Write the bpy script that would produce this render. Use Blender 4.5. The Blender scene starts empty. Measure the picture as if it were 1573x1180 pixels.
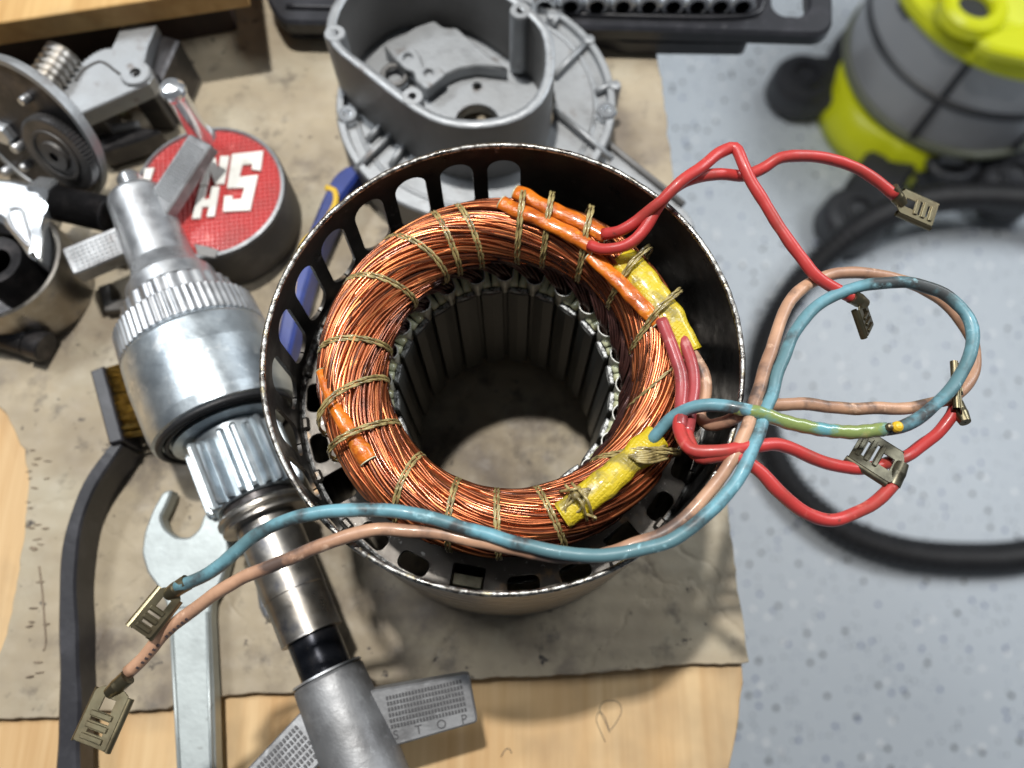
import bpy, math, random
from math import sin, cos, pi, radians, sqrt, atan2
from mathutils import Vector, Matrix
from mathutils.geometry import tessellate_polygon
import mathutils.noise as mn
random.seed(7)
C = bpy.context.scene.collection
SC = 0.01                                   # all modelling below is in centimetres

# ------------------------------------------------------------------ camera
scene = bpy.context.scene
TILT, CAMZ, FPX = radians(19), 26.0, 1196.0
cam = bpy.data.cameras.new('camera'); camo = bpy.data.objects.new('camera', cam); C.objects.link(camo)
camo.location = (0, 0, CAMZ*SC); camo.rotation_euler = (TILT, 0, 0)
cam.sensor_fit = 'HORIZONTAL'; cam.sensor_width = 5.76; cam.lens = 5.76*FPX/1573.0
cam.clip_start = 0.01; cam.clip_end = 50
cam.dof.use_dof = True; cam.dof.focus_distance = 0.178; cam.dof.aperture_fstop = 1.75
scene.camera = camo
# ------------------------------------------------------------------ light
w = bpy.data.worlds.new("World"); scene.world = w; w.use_nodes = True
w.node_tree.nodes['Background'].inputs[0].default_value = (0.80, 0.88, 1.0, 1)
w.node_tree.nodes['Background'].inputs[1].default_value = 0.085
def area(name, loc, target, sx, sy, power, col=(1, .97, .92)):
    l = bpy.data.lights.new(name, 'AREA'); l.shape = 'RECTANGLE'; l.size = sx; l.size_y = sy
    l.energy = power; l.color = col
    o = bpy.data.objects.new(name, l); C.objects.link(o); o.location = loc
    d = Vector(target) - Vector(loc); o.rotation_euler = d.to_track_quat('-Z', 'Y').to_euler()
area('bench_lamp', (-0.08, 0.335, 1.10), (0, .08, 0), .05, .035, 11.0)
area('shop_lamp', (-1.05, 0.80, 1.7), (0, .08, 0), .7, .25, 17, (.93, .97, 1))
area('floor_fill', (1.45, 0.95, 1.15), (.75, .5, -.9), 1.2, .4, 24, (.93, .97, 1))  # added fill light, brightens the floor and the metal highlights
scene.view_settings.view_transform = 'Standard'; scene.view_settings.look = 'None'
scene.view_settings.exposure = 0.0; scene.view_settings.gamma = 1.0
scene.cycles.max_bounces = 8

# ------------------------------------------------------------------ materials
def nd(t, k, **kw):
    n = t.nodes.new(k)
    for a, b in kw.items(): setattr(n, a, b)
    return n
def mat(name, base, rough=.5, metal=0.0, spots=(), bump=None, coat=0.0, rvar=0.0, stretch=(1, 1, 1), spec=.5, alpha=None):
    """spots: (colour, scale per metre, low, high, detail) noise patches of another colour laid one over another"""
    m = bpy.data.materials.new(name); m.use_nodes = True; t = m.node_tree
    b = t.nodes['Principled BSDF']; b.inputs['Roughness'].default_value = rough
    b.inputs['Metallic'].default_value = metal; b.inputs['Coat Weight'].default_value = coat
    b.inputs['Coat Roughness'].default_value = .12
    b.inputs['Specular IOR Level'].default_value = spec
    tc = nd(t, 'ShaderNodeTexCoord'); mp = nd(t, 'ShaderNodeMapping'); mp.inputs['Scale'].default_value = stretch
    t.links.new(tc.outputs['Object'], mp.inputs['Vector'])
    col = None
    rgb = nd(t, 'ShaderNodeRGB'); rgb.outputs[0].default_value = (*base, 1); col = rgb.outputs[0]
    first = None
    for k, s in enumerate(spots):
        c2, sc, lo, hi = s[:4]; det = s[4] if len(s) > 4 else 5
        n = nd(t, 'ShaderNodeTexNoise'); n.inputs['Scale'].default_value = sc; n.inputs['Detail'].default_value = det
        n.inputs['Roughness'].default_value = .6
        off = nd(t, 'ShaderNodeVectorMath', operation='ADD'); off.inputs[1].default_value = (k*1.7+.3, k*.9, k*2.3)
        t.links.new(mp.outputs[0], off.inputs[0]); t.links.new(off.outputs[0], n.inputs['Vector'])
        r = nd(t, 'ShaderNodeMapRange'); r.inputs['From Min'].default_value = lo; r.inputs['From Max'].default_value = hi
        t.links.new(n.outputs['Fac'], r.inputs['Value'])
        mx = nd(t, 'ShaderNodeMix', data_type='RGBA'); mx.inputs['B'].default_value = (*c2, 1)
        t.links.new(r.outputs[0], mx.inputs['Factor']); t.links.new(col, mx.inputs['A']); col = mx.outputs['Result']
        if first is None: first = r
    t.links.new(col, b.inputs['Base Color'])
    if rvar:
        n = nd(t, 'ShaderNodeTexNoise'); n.inputs['Scale'].default_value = 180; n.inputs['Detail'].default_value = 6
        t.links.new(mp.outputs[0], n.inputs['Vector'])
        r = nd(t, 'ShaderNodeMapRange'); r.inputs['From Min'].default_value = .3; r.inputs['From Max'].default_value = .7
        r.inputs['To Min'].default_value = max(.04, rough-rvar); r.inputs['To Max'].default_value = min(1, rough+rvar)
        t.links.new(n.outputs['Fac'], r.inputs['Value']); t.links.new(r.outputs[0], b.inputs['Roughness'])
    if bump:
        n = nd(t, 'ShaderNodeTexNoise'); n.inputs['Scale'].default_value = bump[0]; n.inputs['Detail'].default_value = 6
        t.links.new(mp.outputs[0], n.inputs['Vector'])
        bp = nd(t, 'ShaderNodeBump'); bp.inputs['Strength'].default_value = bump[1]; bp.inputs['Distance'].default_value = bump[2]*SC
        t.links.new(n.outputs['Fac'], bp.inputs['Height']); t.links.new(bp.outputs[0], b.inputs['Normal'])
    if alpha is not None: b.inputs['Alpha'].default_value = alpha
    m['bsdf'] = 1
    return m
M = {}
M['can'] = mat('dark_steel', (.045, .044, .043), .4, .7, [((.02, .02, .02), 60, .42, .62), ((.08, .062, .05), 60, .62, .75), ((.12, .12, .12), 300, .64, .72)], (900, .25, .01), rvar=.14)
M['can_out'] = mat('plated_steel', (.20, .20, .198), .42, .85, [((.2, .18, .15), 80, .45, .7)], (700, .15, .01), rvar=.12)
M['rim'] = mat('cut_steel_edge', (.46, .46, .44), .36, 1, [((.12, .11, .10), 600, .44, .58), ((.55, .48, .3), 300, .6, .7)], (2500, .8, .02), rvar=.2)
M['ledge'] = mat('ledge_steel', (.10, .093, .085), .42, .8, [((.10, .09, .08), 90, .42, .6), ((.30, .19, .10), 130, .58, .72), ((.45, .44, .42), 500, .62, .7)], (800, .3, .01), rvar=.15)
M['copper'] = mat('copper_enamel', (.46, .14, .055), .30, .85, [((.24, .07, .03), 70, .45, .65), ((.8, .30, .10), 300, .62, .72)], (1500, .2, .005), coat=.25, rvar=.08)
M['copper2'] = mat('dark_copper_enamel', (.28, .085, .04), .25, .8, [((.10, .045, .03), 150, .45, .65)], (1500, .2, .005), coat=.5, rvar=.08)
M['copper3'] = mat('bright_copper_enamel', (.66, .23, .085), .28, .9, [((.55, .19, .08), 160, .5, .7)], (1500, .2, .005), coat=.5)
M['bundle'] = mat('shaded_brown_enamel', (.10, .042, .036), .36, .5, [((.05, .022, .02), 200, .45, .6), ((.2, .08, .05), 300, .6, .7)], (1500, .2, .005), coat=.3)  # dark enamel with the shade of the inner winding put into its colour
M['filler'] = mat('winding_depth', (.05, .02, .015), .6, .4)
M['cord'] = mat('varnished_cord', (.45, .36, .15), .36, 0, [((.17, .13, .05), 400, .45, .6), ((.55, .47, .25), 900, .58, .68)], (1800, .6, .02), coat=.6)
M['orange'] = mat('orange_sleeve', (.74, .19, .012), .3, 0, [((.48, .10, .01), 120, .45, .6), ((.85, .30, .03), 240, .58, .7), ((.22, .08, .03), 160, .64, .74)], (380, .9, .08), coat=.7)
M['yellow'] = mat('yellow_woven_sleeve', (.66, .50, .022), .4, 0, [((.34, .27, .06), 170, .52, .66), ((.62, .55, .28), 260, .62, .72)], None, coat=.5)
M['red'] = mat('red_insulation', (.54, .052, .048), .38, 0, [((.36, .06, .045), 100, .48, .68), ((.75, .22, .17), 180, .62, .76), ((.12, .05, .04), 240, .68, .74)], (500, .25, .02), coat=.1)
M['dullred'] = mat('faded_red_insulation', (.42, .07, .075), .35, 0, [((.25, .05, .05), 140, .48, .66), ((.6, .28, .25), 260, .64, .74)], (500, .25, .02), coat=.4)
M['tan'] = mat('tan_insulation', (.60, .35, .22), .45, 0, [((.36, .20, .13), 50, .40, .58), ((.12, .08, .065), 70, .52, .63), ((.75, .50, .35), 240, .62, .72)], (600, .3, .02), coat=.15)
M['tanoil'] = mat('oily_tan_insulation', (.62, .30, .09), .25, 0, [((.35, .15, .06), 140, .48, .66)], (500, .3, .02), coat=.8)
M['blue'] = mat('blue_insulation', (.17, .39, .47), .45, 0, [((.11, .22, .25), 50, .40, .56), ((.055, .062, .065), 65, .51, .62), ((.38, .66, .74), 230, .6, .72)], (600, .3, .02), coat=.15)
M['green'] = mat('varnished_green_wire', (.24, .31, .10), .22, 0, [((.14, .36, .40), 150, .5, .62), ((.42, .40, .16), 220, .56, .68)], (500, .4, .03), coat=.9)
M['brass'] = mat('tinned_brass', (.23, .20, .125), .38, .95, [((.22, .18, .11), 200, .45, .65)], (900, .2, .01), rvar=.1)
M['darkbrass'] = mat('tarnished_brass', (.15, .14, .10), .4, .8, [((.06, .055, .04), 250, .45, .65)], (900, .2, .01))
M['liner'] = mat('slot_paper', (.58, .58, .48), .4, 0, [((.28, .26, .2), 150, .45, .65)], (700, .3, .02), coat=.3)
M['cuff'] = mat('green_paper_cuff', (.62, .65, .45), .33, 0, [((.35, .33, .16), 180, .45, .65)], (500, .3, .02), coat=.6)
M['tooth'] = mat('varnished_lamination', (.05, .052, .048), .45, .1, [((.045, .045, .042), 120, .5, .65)], (300, .35, .02), stretch=(.3, .3, 7))
M['toothtop'] = mat('bare_lamination', (.42, .43, .43), .46, 1, [((.12, .12, .12), 700, .48, .58)], (2500, .9, .02))
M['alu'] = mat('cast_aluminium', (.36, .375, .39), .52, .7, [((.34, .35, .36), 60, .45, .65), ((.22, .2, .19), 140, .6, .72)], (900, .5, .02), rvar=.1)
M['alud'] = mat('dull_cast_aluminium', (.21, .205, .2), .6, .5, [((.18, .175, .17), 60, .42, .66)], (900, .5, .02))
M['steel'] = mat('machined_steel', (.64, .66, .68), .42, .9, [((.5, .51, .53), 60, .42, .65), ((.28, .27, .26), 160, .62, .74)], (900, .12, .01), rvar=.1)
M['zinc'] = mat('zinc_plated_steel', (.56, .62, .66), .38, .85, [((.38, .43, .47), 70, .42, .62), ((.70, .74, .76), 200, .58, .7)], (600, .2, .02), rvar=.08)
M['chrome'] = mat('chrome', (.82, .85, .88), .22, .85, [((.6, .62, .64), 100, .5, .7)])
M['shaft'] = mat('heat_tinted_shaft', (.44, .42, .39), .36, .95, [((.30, .27, .23), 50, .42, .62), ((.2, .2, .22), 90, .56, .68)], (900, .15, .01), rvar=.1)
M['blackshaft'] = mat('black_oxide', (.035, .038, .048), .25, .8, [((.09, .09, .1), 120, .5, .7)], rvar=.08)
M['iron'] = mat('grey_iron', (.34, .345, .355), .52, .7, [((.22, .22, .225), 80, .42, .62), ((.40, .41, .42), 260, .58, .7)], (1000, .35, .02), rvar=.08)
M['rubber'] = mat('black_rubber', (.018, .018, .02), .5, 0, [((.035, .035, .04), 100, .5, .7)], (900, .3, .02))
M['blackplastic'] = mat('black_plastic', (.022, .023, .028), .38, 0, [((.04, .04, .048), 120, .5, .7)], (900, .2, .01))
M['blacksteel'] = mat('blackened_steel', (.05, .048, .05), .4, .7, [((.11, .10, .10), 90, .5, .68)], (700, .3, .02), rvar=.1)
M['gearsteel'] = mat('gear_steel', (.14, .135, .135), .42, .8, [((.08, .08, .08), 90, .45, .65)])
M['wrench'] = mat('satin_chrome_wrench', (.50, .55, .55), .48, .5, [((.40, .44, .44), 60, .45, .65), ((.25, .26, .25), 120, .66, .74)], (700, .25, .02), rvar=.07)
M['handle'] = mat('black_wire_brush_handle', (.03, .03, .036), .42, 0, [((.06, .06, .07), 90, .5, .7)], (300, .3, .03))
M['bristle'] = mat('brass_bristle', (.55, .40, .13), .35, 1, [((.28, .18, .05), 400, .45, .65)])
M['emblem'] = mat('red_emblem_paint', (.54, .05, .048), .42, 0, [((.42, .06, .055), 80, .45, .68), ((.74, .2, .18), 200, .6, .75)], coat=.25)
M['letter'] = mat('off_white_paint', (.80, .80, .75), .45, 0, [((.6, .58, .52), 160, .55, .72)])
M['darkgrey'] = mat('dark_grey_casting', (.075, .07, .066), .5, .3, [((.13, .12, .11), 60, .5, .68)], (700, .4, .02))
M['bluegrip'] = mat('blue_handle_plastic', (.025, .05, .26), .38, 0, [((.015, .03, .15), 60, .45, .65)])
M['yellowgrip'] = mat('yellow_stripe_plastic', (.78, .50, .03), .4)
M['vacy'] = mat('lime_yellow_plastic', (.76, .80, .012), .36, 0, [((.68, .73, .015), 6, .5, .7)])
M['vacg'] = mat('grey_vac_drum', (.36, .365, .38), .3, .1, [((.41, .41, .42), 5, .45, .65)])
M['vacedge'] = mat('vac_band', (.16, .17, .12), .4)
M['vacb'] = mat('charcoal_plastic', (.03, .031, .036), .42, 0, [((.05, .05, .055), 8, .5, .7)])
M['pencil'] = mat('pencil_line', (.16, .13, .10), .7)
M['label'] = mat('stamped_letter', (.11, .11, .115), .6, .3)
M['worn'] = mat('print_ink', (.07, .05, .05), .6)
M['clear'] = mat('clear_plastic', (.62, .66, .68), .2, 0, alpha=.28)

def weave():                                 # woven relief on the yellow sleeves
    m = M['yellow']; t = m.node_tree; b = t.nodes['Principled BSDF']; tc = nd(t, 'ShaderNodeTexCoord')
    mp = nd(t, 'ShaderNodeMapping'); mp.inputs['Rotation'].default_value = (0, 0, .75)
    wv = nd(t, 'ShaderNodeTexVoronoi', distance='CHEBYCHEV'); wv.inputs['Scale'].default_value = 1150; wv.inputs['Randomness'].default_value = .35
    bp = nd(t, 'ShaderNodeBump'); bp.inputs['Strength'].default_value = .9; bp.inputs['Distance'].default_value = .0003; bp.invert = True
    t.links.new(tc.outputs['Object'], mp.inputs[0]); t.links.new(mp.outputs[0], wv.inputs['Vector'])
    t.links.new(wv.outputs['Distance'], bp.inputs['Height']); t.links.new(bp.outputs[0], b.inputs['Normal'])
weave()

def card_relief():
    m = M['card']; t = m.node_tree; b = t.nodes['Principled BSDF']; tc = nd(t, 'ShaderNodeTexCoord')
    mp = nd(t, 'ShaderNodeMapping'); mp.inputs['Rotation'].default_value = (0, 0, .06); t.links.new(tc.outputs['Object'], mp.inputs[0])
    wv = nd(t, 'ShaderNodeTexWave', bands_direction='Y'); wv.inputs['Scale'].default_value = 48; wv.inputs['Distortion'].default_value = 1.2; wv.inputs['Detail'].default_value = 3
    t.links.new(mp.outputs[0], wv.inputs['Vector'])
    vo = nd(t, 'ShaderNodeTexVoronoi', feature='DISTANCE_TO_EDGE'); vo.inputs['Scale'].default_value = 17
    no = nd(t, 'ShaderNodeTexNoise'); no.inputs['Scale'].default_value = 40; no.inputs['Detail'].default_value = 6; t.links.new(tc.outputs['Object'], no.inputs['Vector'])
    ad = nd(t, 'ShaderNodeVectorMath', operation='SCALE'); ad.inputs['Scale'].default_value = .03; t.links.new(no.outputs['Color'], ad.inputs[0])
    a2 = nd(t, 'ShaderNodeVectorMath', operation='ADD'); t.links.new(ad.outputs[0], a2.inputs[0]); t.links.new(tc.outputs['Object'], a2.inputs[1]); t.links.new(a2.outputs[0], vo.inputs['Vector'])
    cr = nd(t, 'ShaderNodeMapRange'); cr.inputs['From Max'].default_value = .03; t.links.new(vo.outputs['Distance'], cr.inputs['Value'])
    old = b.inputs['Normal'].links[0].from_socket
    b1 = nd(t, 'ShaderNodeBump'); b1.inputs['Strength'].default_value = .22; b1.inputs['Distance'].default_value = .0006
    t.links.new(wv.outputs['Fac'], b1.inputs['Height']); t.links.new(old, b1.inputs['Normal'])
    b2 = nd(t, 'ShaderNodeBump'); b2.inputs['Strength'].default_value = .35; b2.inputs['Distance'].default_value = .0006
    t.links.new(cr.outputs[0], b2.inputs['Height']); t.links.new(b1.outputs[0], b2.inputs['Normal']); t.links.new(b2.outputs[0], b.inputs['Normal'])

def wood(name, base, dark, ang, sc=1.0):
    m = bpy.data.materials.new(name); m.use_nodes = True; t = m.node_tree; b = t.nodes['Principled BSDF']
    tc = nd(t, 'ShaderNodeTexCoord'); mp = nd(t, 'ShaderNodeMapping'); mp.inputs['Rotation'].default_value = (0, 0, ang)
    mp.inputs['Scale'].default_value = (60*sc, 4*sc, 40*sc); t.links.new(tc.outputs['Object'], mp.inputs[0])
    n = nd(t, 'ShaderNodeTexNoise'); n.inputs['Scale'].default_value = 1; n.inputs['Detail'].default_value = 7; n.inputs['Distortion'].default_value = .5
    t.links.new(mp.outputs[0], n.inputs['Vector'])
    mp2 = nd(t, 'ShaderNodeMapping'); mp2.inputs['Rotation'].default_value = (0, 0, ang); mp2.inputs['Scale'].default_value = (260*sc, 14*sc, 200)
    t.links.new(tc.outputs['Object'], mp2.inputs[0])
    n2 = nd(t, 'ShaderNodeTexNoise'); n2.inputs['Scale'].default_value = 1; n2.inputs['Detail'].default_value = 6
    t.links.new(mp2.outputs[0], n2.inputs['Vector'])
    n3 = nd(t, 'ShaderNodeTexNoise'); n3.inputs['Scale'].default_value = 22; n3.inputs['Detail'].default_value = 4; t.links.new(tc.outputs['Object'], n3.inputs['Vector'])
    r = nd(t, 'ShaderNodeValToRGB'); e = r.color_ramp.elements
    e[0].position = .40; e[0].color = (*dark, 1); e[1].position = .60; e[1].color = (*base, 1)
    x = nd(t, 'ShaderNodeMath', operation='MULTIPLY_ADD'); x.inputs[1].default_value = .3; t.links.new(n2.outputs['Fac'], x.inputs[0])
    y = nd(t, 'ShaderNodeMath', operation='MULTIPLY'); y.inputs[1].default_value = .7; t.links.new(n.outputs['Fac'], y.inputs[0]); t.links.new(y.outputs[0], x.inputs[2])
    t.links.new(x.outputs[0], r.inputs[0])
    st = nd(t, 'ShaderNodeMapRange'); st.inputs['From Min'].default_value = .54; st.inputs['From Max'].default_value = .74; st.inputs['To Max'].default_value = .6
    t.links.new(n3.outputs['Fac'], st.inputs['Value'])
    mx = nd(t, 'ShaderNodeMix', data_type='RGBA'); mx.inputs['B'].default_value = (.20, .14, .09, 1)
    t.links.new(st.outputs[0], mx.inputs['Factor']); t.links.new(r.outputs[0], mx.inputs['A']); t.links.new(mx.outputs['Result'], b.inputs['Base Color'])
    b.inputs['Roughness'].default_value = .6
    bp = nd(t, 'ShaderNodeBump'); bp.inputs['Strength'].default_value = .25; bp.inputs['Distance'].default_value = .0004
    t.links.new(n2.outputs['Fac'], bp.inputs['Height']); t.links.new(bp.outputs[0], b.inputs['Normal'])
    return m
M['ply'] = wood('pale_plywood', (.76, .54, .29), (.58, .35, .15), .04)
M['pine'] = wood('sawn_pine', (.70, .46, .19), (.52, .30, .10), 1.25)
M['darkwood'] = wood('dark_brown_wood', (.05, .03, .025), (.03, .018, .015), 1.4)  # very dark brown wood for the block under the board
M['card'] = mat('greasy_cardboard', (.47, .395, .28), .7, 0,
                [((.31, .255, .185), 14, .42, .60, 4), ((.50, .45, .34), 26, .5, .72, 5), ((.20, .165, .13), 34, .52, .68, 8), ((.11, .095, .08), 70, .57, .72, 10), ((.05, .042, .038), 190, .655, .72, 5)], (120, .35, .12), rvar=.2)
card_relief()
M['cardedge'] = mat('torn_cardboard_edge', (.30, .235, .17), .8, 0, [((.18, .14, .1), 200, .45, .65)], (500, .6, .05))

def floor_mat():
    m = bpy.data.materials.new('flake_epoxy'); m.use_nodes = True; t = m.node_tree; b = t.nodes['Principled BSDF']
    tc = nd(t, 'ShaderNodeTexCoord')
    base = nd(t, 'ShaderNodeTexNoise'); base.inputs['Scale'].default_value = 2.2; base.inputs['Detail'].default_value = 5; t.links.new(tc.outputs['Object'], base.inputs['Vector'])
    rp = nd(t, 'ShaderNodeValToRGB'); e = rp.color_ramp.elements
    e[0].position = .35; e[0].color = (.57, .62, .67, 1); e[1].position = .68; e[1].color = (.62, .67, .72, 1)
    t.links.new(base.outputs['Fac'], rp.inputs[0]); col = rp.outputs[0]
    for k, (sc, rad, keep, c) in enumerate([(56, .19, .085, (.05, .055, .06)), (60, .17, .10, (.06, .10, .26)), (52, .19, .09, (.86, .88, .9)), (120, .2, .08, (.14, .16, .18)), (105, .18, .10, (.72, .76, .80)), (140, .2, .08, (.2, .24, .34))]):
        v = nd(t, 'ShaderNodeTexVoronoi'); v.inputs['Scale'].default_value = sc; v.voronoi_dimensions = '2D'
        off = nd(t, 'ShaderNodeVectorMath', operation='ADD'); off.inputs[1].default_value = (k*3.1, k*1.7, 0)
        t.links.new(tc.outputs['Object'], off.inputs[0]); t.links.new(off.outputs[0], v.inputs['Vector'])
        lt = nd(t, 'ShaderNodeMath', operation='LESS_THAN'); lt.inputs[1].default_value = rad; t.links.new(v.outputs['Distance'], lt.inputs[0])
        sp = nd(t, 'ShaderNodeSeparateColor'); t.links.new(v.outputs['Color'], sp.inputs[0])
        kp = nd(t, 'ShaderNodeMath', operation='LESS_THAN'); kp.inputs[1].default_value = keep; t.links.new(sp.outputs[0], kp.inputs[0])
        mu = nd(t, 'ShaderNodeMath', operation='MULTIPLY'); t.links.new(lt.outputs[0], mu.inputs[0]); t.links.new(kp.outputs[0], mu.inputs[1])
        mx = nd(t, 'ShaderNodeMix', data_type='RGBA'); mx.inputs['B'].default_value = (*c, 1)
        t.links.new(mu.outputs[0], mx.inputs['Factor']); t.links.new(col, mx.inputs['A']); col = mx.outputs['Result']
    t.links.new(col, b.inputs['Base Color']); b.inputs['Roughness'].default_value = .38
    return m
M['floor'] = floor_mat()

# ------------------------------------------------------------------ mesh helpers (cm)
def P(px, py, z):                            # where the sight line through a photo pixel meets height z
    u = (px-786.5)/FPX; v = (590-py)/FPX
    dy = v*cos(TILT)+sin(TILT); dz = v*sin(TILT)-cos(TILT); t = (z-CAMZ)/dz
    return Vector((u*t, dy*t, z))
def frame(o, x=None, z=None):                # matrix with local z along z, local x near x
    z = Vector(z or (0, 0, 1)).normalized(); x = Vector(x or (1, 0, 0)); y = z.cross(x).normalized(); x = y.cross(z)
    m = Matrix((x, y, z)).transposed().to_4x4(); m.translation = Vector(o); return m
def spline(pts, step=.25, closed=False):
    p = [Vector(q) for q in pts]; n = len(p); out = []
    for i in range(n if closed else n-1):
        a = p[(i-1) % n] if closed or i > 0 else p[0]*2-p[1]; b = p[i]; c = p[(i+1) % n]
        d = p[(i+2) % n] if closed or i+2 < n else p[-1]*2-p[-2]
        t0 = 0; t1 = max((b-a).length, 1e-4)**.5; t2 = t1+max((c-b).length, 1e-4)**.5; t3 = t2+max((d-c).length, 1e-4)**.5
        k = max(2, int((c-b).length/step))
        for j in range(k):
            t = t1+(t2-t1)*j/k
            A1 = a*((t1-t)/(t1-t0))+b*((t-t0)/(t1-t0)); A2 = b*((t2-t)/(t2-t1))+c*((t-t1)/(t2-t1)); A3 = c*((t3-t)/(t3-t2))+d*((t-t2)/(t3-t2))
            B1 = A1*((t2-t)/(t2-t0))+A2*((t-t0)/(t2-t0)); B2 = A2*((t3-t)/(t3-t1))+A3*((t-t1)/(t3-t1))
            out.append(B1*((t2-t)/(t2-t1))+B2*((t-t1)/(t2-t1)))
    if not closed: out.append(p[-1])
    return out
class MB:
    def __init__(s): s.v = []; s.f = []; s.m = []; s.s = []; s.mats = []
    def mi(s, m):
        if m not in s.mats: s.mats.append(m)
        return s.mats.index(m)
    def face(s, idx, m, sm=False): s.f.append(idx); s.m.append(m); s.s.append(sm)
    def grid(s, rows, m, closed_u=False, closed_v=False, sm=True, flip=False):
        m = s.mi(m); b = len(s.v); nu = len(rows); nv = len(rows[0])
        for r in rows: s.v.extend(r)
        for i in range(nu if closed_u else nu-1):
            for j in range(nv if closed_v else nv-1):
                q = (b+i*nv+j, b+i*nv+(j+1) % nv, b+((i+1) % nu)*nv+(j+1) % nv, b+((i+1) % nu)*nv+j)
                s.face(q[::-1] if flip else q, m, sm)
        return b
    def tube(s, pts, r, m, n=8, closed=False, caps=True, flat=None, sm=True):
        """flat=(normal, factor): squash the section along a normal"""
        N = len(pts); rows = []; up = None
        for i in range(N):
            a = pts[(i-1) % N] if (closed or i > 0) else pts[i]; c = pts[(i+1) % N] if (closed or i < N-1) else pts[i]
            t = (c-a)
            if t.length < 1e-9: t = Vector((0, 0, 1))
            t.normalize()
            if up is None: up = Vector((0, 0, 1)) if abs(t.z) < .9 else Vector((0, 1, 0))
            if flat: up = Vector(flat[0])
            x = up.cross(t); x.normalize(); y = t.cross(x); up = y
            R = r[i] if isinstance(r, (list, tuple)) else r
            k = flat[1] if flat else 1
            rows.append([pts[i]+x*(R*cos(2*pi*j/n))+y*(R*k*sin(2*pi*j/n)) for j in range(n)])
        b = s.grid(rows, m, closed, True, sm, flip=False)
        if caps and not closed:
            mm = s.mi(m); s.face(tuple(b+j for j in range(n))[::-1], mm); s.face(tuple(b+(N-1)*n+j for j in range(n)), mm)
    def lathe(s, prof, fr, m, n=48, sm=True, wave=None, arc=None):
        """prof: (radius, height) points; m one material or one per step; wave(k, angle)->radius factor"""
        a0, a1 = arc if arc else (0, 2*pi)
        cnt = n if not arc else n+1
        rows = []
        for k, (r, h) in enumerate(prof):
            rows.append([fr @ Vector(((r*(wave(k, a0+(a1-a0)*j/n) if wave else 1))*cos(a0+(a1-a0)*j/n), (r*(wave(k, a0+(a1-a0)*j/n) if wave else 1))*sin(a0+(a1-a0)*j/n), h)) for j in range(cnt)])
        for k in range(len(prof)-1):
            mm = m[k] if isinstance(m, (list, tuple)) else m
            s.grid(rows[k:k+2], mm, False, not arc, sm)
    def box(s, fr, sx, sy, sz, m, bev=0.0, z0=None):
        """box centred in x,y on the frame, from z0 (default -sz/2)"""
        if z0 is None: z0 = -sz/2
        b = min(bev, sx*.4, sy*.4, sz*.4)
        o = [(-sx/2, -sy/2), (sx/2, -sy/2), (sx/2, sy/2), (-sx/2, sy/2)]
        s.prism(o, z0, z0+sz, m, fr, bev=b, corner=b)
    def prism(s, out, z0, z1, m, fr=None, holes=(), bev=0.0, corner=0.0, side=None, sm=False):
        """flat plate between z0 and z1 with holes, edges chamfered by bev"""
        fr = fr or Matrix(); side = side or m
        out = [Vector((p[0], p[1])) for p in out]
        if sum(out[i].x*out[(i+1) % len(out)].y-out[(i+1) % len(out)].x*out[i].y for i in range(len(out))) < 0: out.reverse()
        hs = []
        for h in holes:
            h = [Vector((p[0], p[1])) for p in h]
            if sum(h[i].x*h[(i+1) % len(h)].y-h[(i+1) % len(h)].x*h[i].y for i in range(len(h))) > 0: h.reverse()
            hs.append(h)
        if corner > 0: out = rounded(out, corner, 2)
        def inset(l, d):
            n = len(l); r = []
            for i in range(n):
                a = (l[i]-l[i-1]).normalized(); c = (l[(i+1) % n]-l[i]).normalized()
                na = Vector((-a.y, a.x)); nc = Vector((-c.y, c.x)); q = na+nc
                q = q/max(q.length_squared, .4)*2 if q.length > 1e-6 else na
                r.append(l[i]+q*d)
            return r
        loops = [out]+hs
        tops = [inset(l, bev) for l in loops] if bev > 0 else loops
        tris = tessellate_polygon([[Vector((p.x, p.y, 0)) for p in l] for l in tops])
        mm = s.mi(m); ms = s.mi(side)
        flat = [p for l in tops for p in l]
        bt = len(s.v); s.v.extend(fr @ Vector((p.x, p.y, z1)) for p in flat)
        bb = len(s.v); s.v.extend(fr @ Vector((p.x, p.y, z0)) for p in flat)
        for t in tris:
            a, b, c = t; ar = (flat[b]-flat[a]).cross(flat[c]-flat[a])
            if ar < 0: b, c = c, b
            s.face((bt+a, bt+b, bt+c), mm); s.face((bb+c, bb+b, bb+a), mm)
        for l, tp in zip(loops, tops):
            rings = [[(p, z1) for p in tp]]+([[(p, z1-bev) for p in l], [(p, z0+bev) for p in l]] if bev > 0 else [])+[[(p, z0) for p in tp]]
            rows = [[fr @ Vector((p.x, p.y, z)) for p, z in r] for r in rings]
            for k in range(len(rows)-1):
                s.grid(rows[k:k+2], side if k == (1 if bev > 0 else 0) else m, False, True, sm, flip=True)
    def ball(s, c, r, m, n=14, sq=(1, 1, 1), fr=None):
        fr = fr or Matrix.Translation(c)
        s.lathe([(max(r*sin(pi*k/(n//2)), 1e-4), -r*cos(pi*k/(n//2))*sq[2]) for k in range(n//2+1)], fr, m, n)
    def build(s, name, parent=None, label=None, kind=None, auto=False):
        me = bpy.data.meshes.new(name)
        off = Vector(parent['base']) if parent is not None and 'base' in parent else Vector((0, 0, 0))
        me.from_pydata([((v[0]-off[0])*SC, (v[1]-off[1])*SC, (v[2]-off[2])*SC) for v in s.v], [], s.f)
        for m in s.mats: me.materials.append(M[m])
        me.polygons.foreach_set('material_index', s.m); me.polygons.foreach_set('use_smooth', s.s); me.update()
        o = bpy.data.objects.new(name, me); C.objects.link(o)
        if parent is not None: o.parent = parent; o['base'] = tuple(off)
        if label: o['label'] = label
        if kind: o['kind'] = kind
        return o
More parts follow.
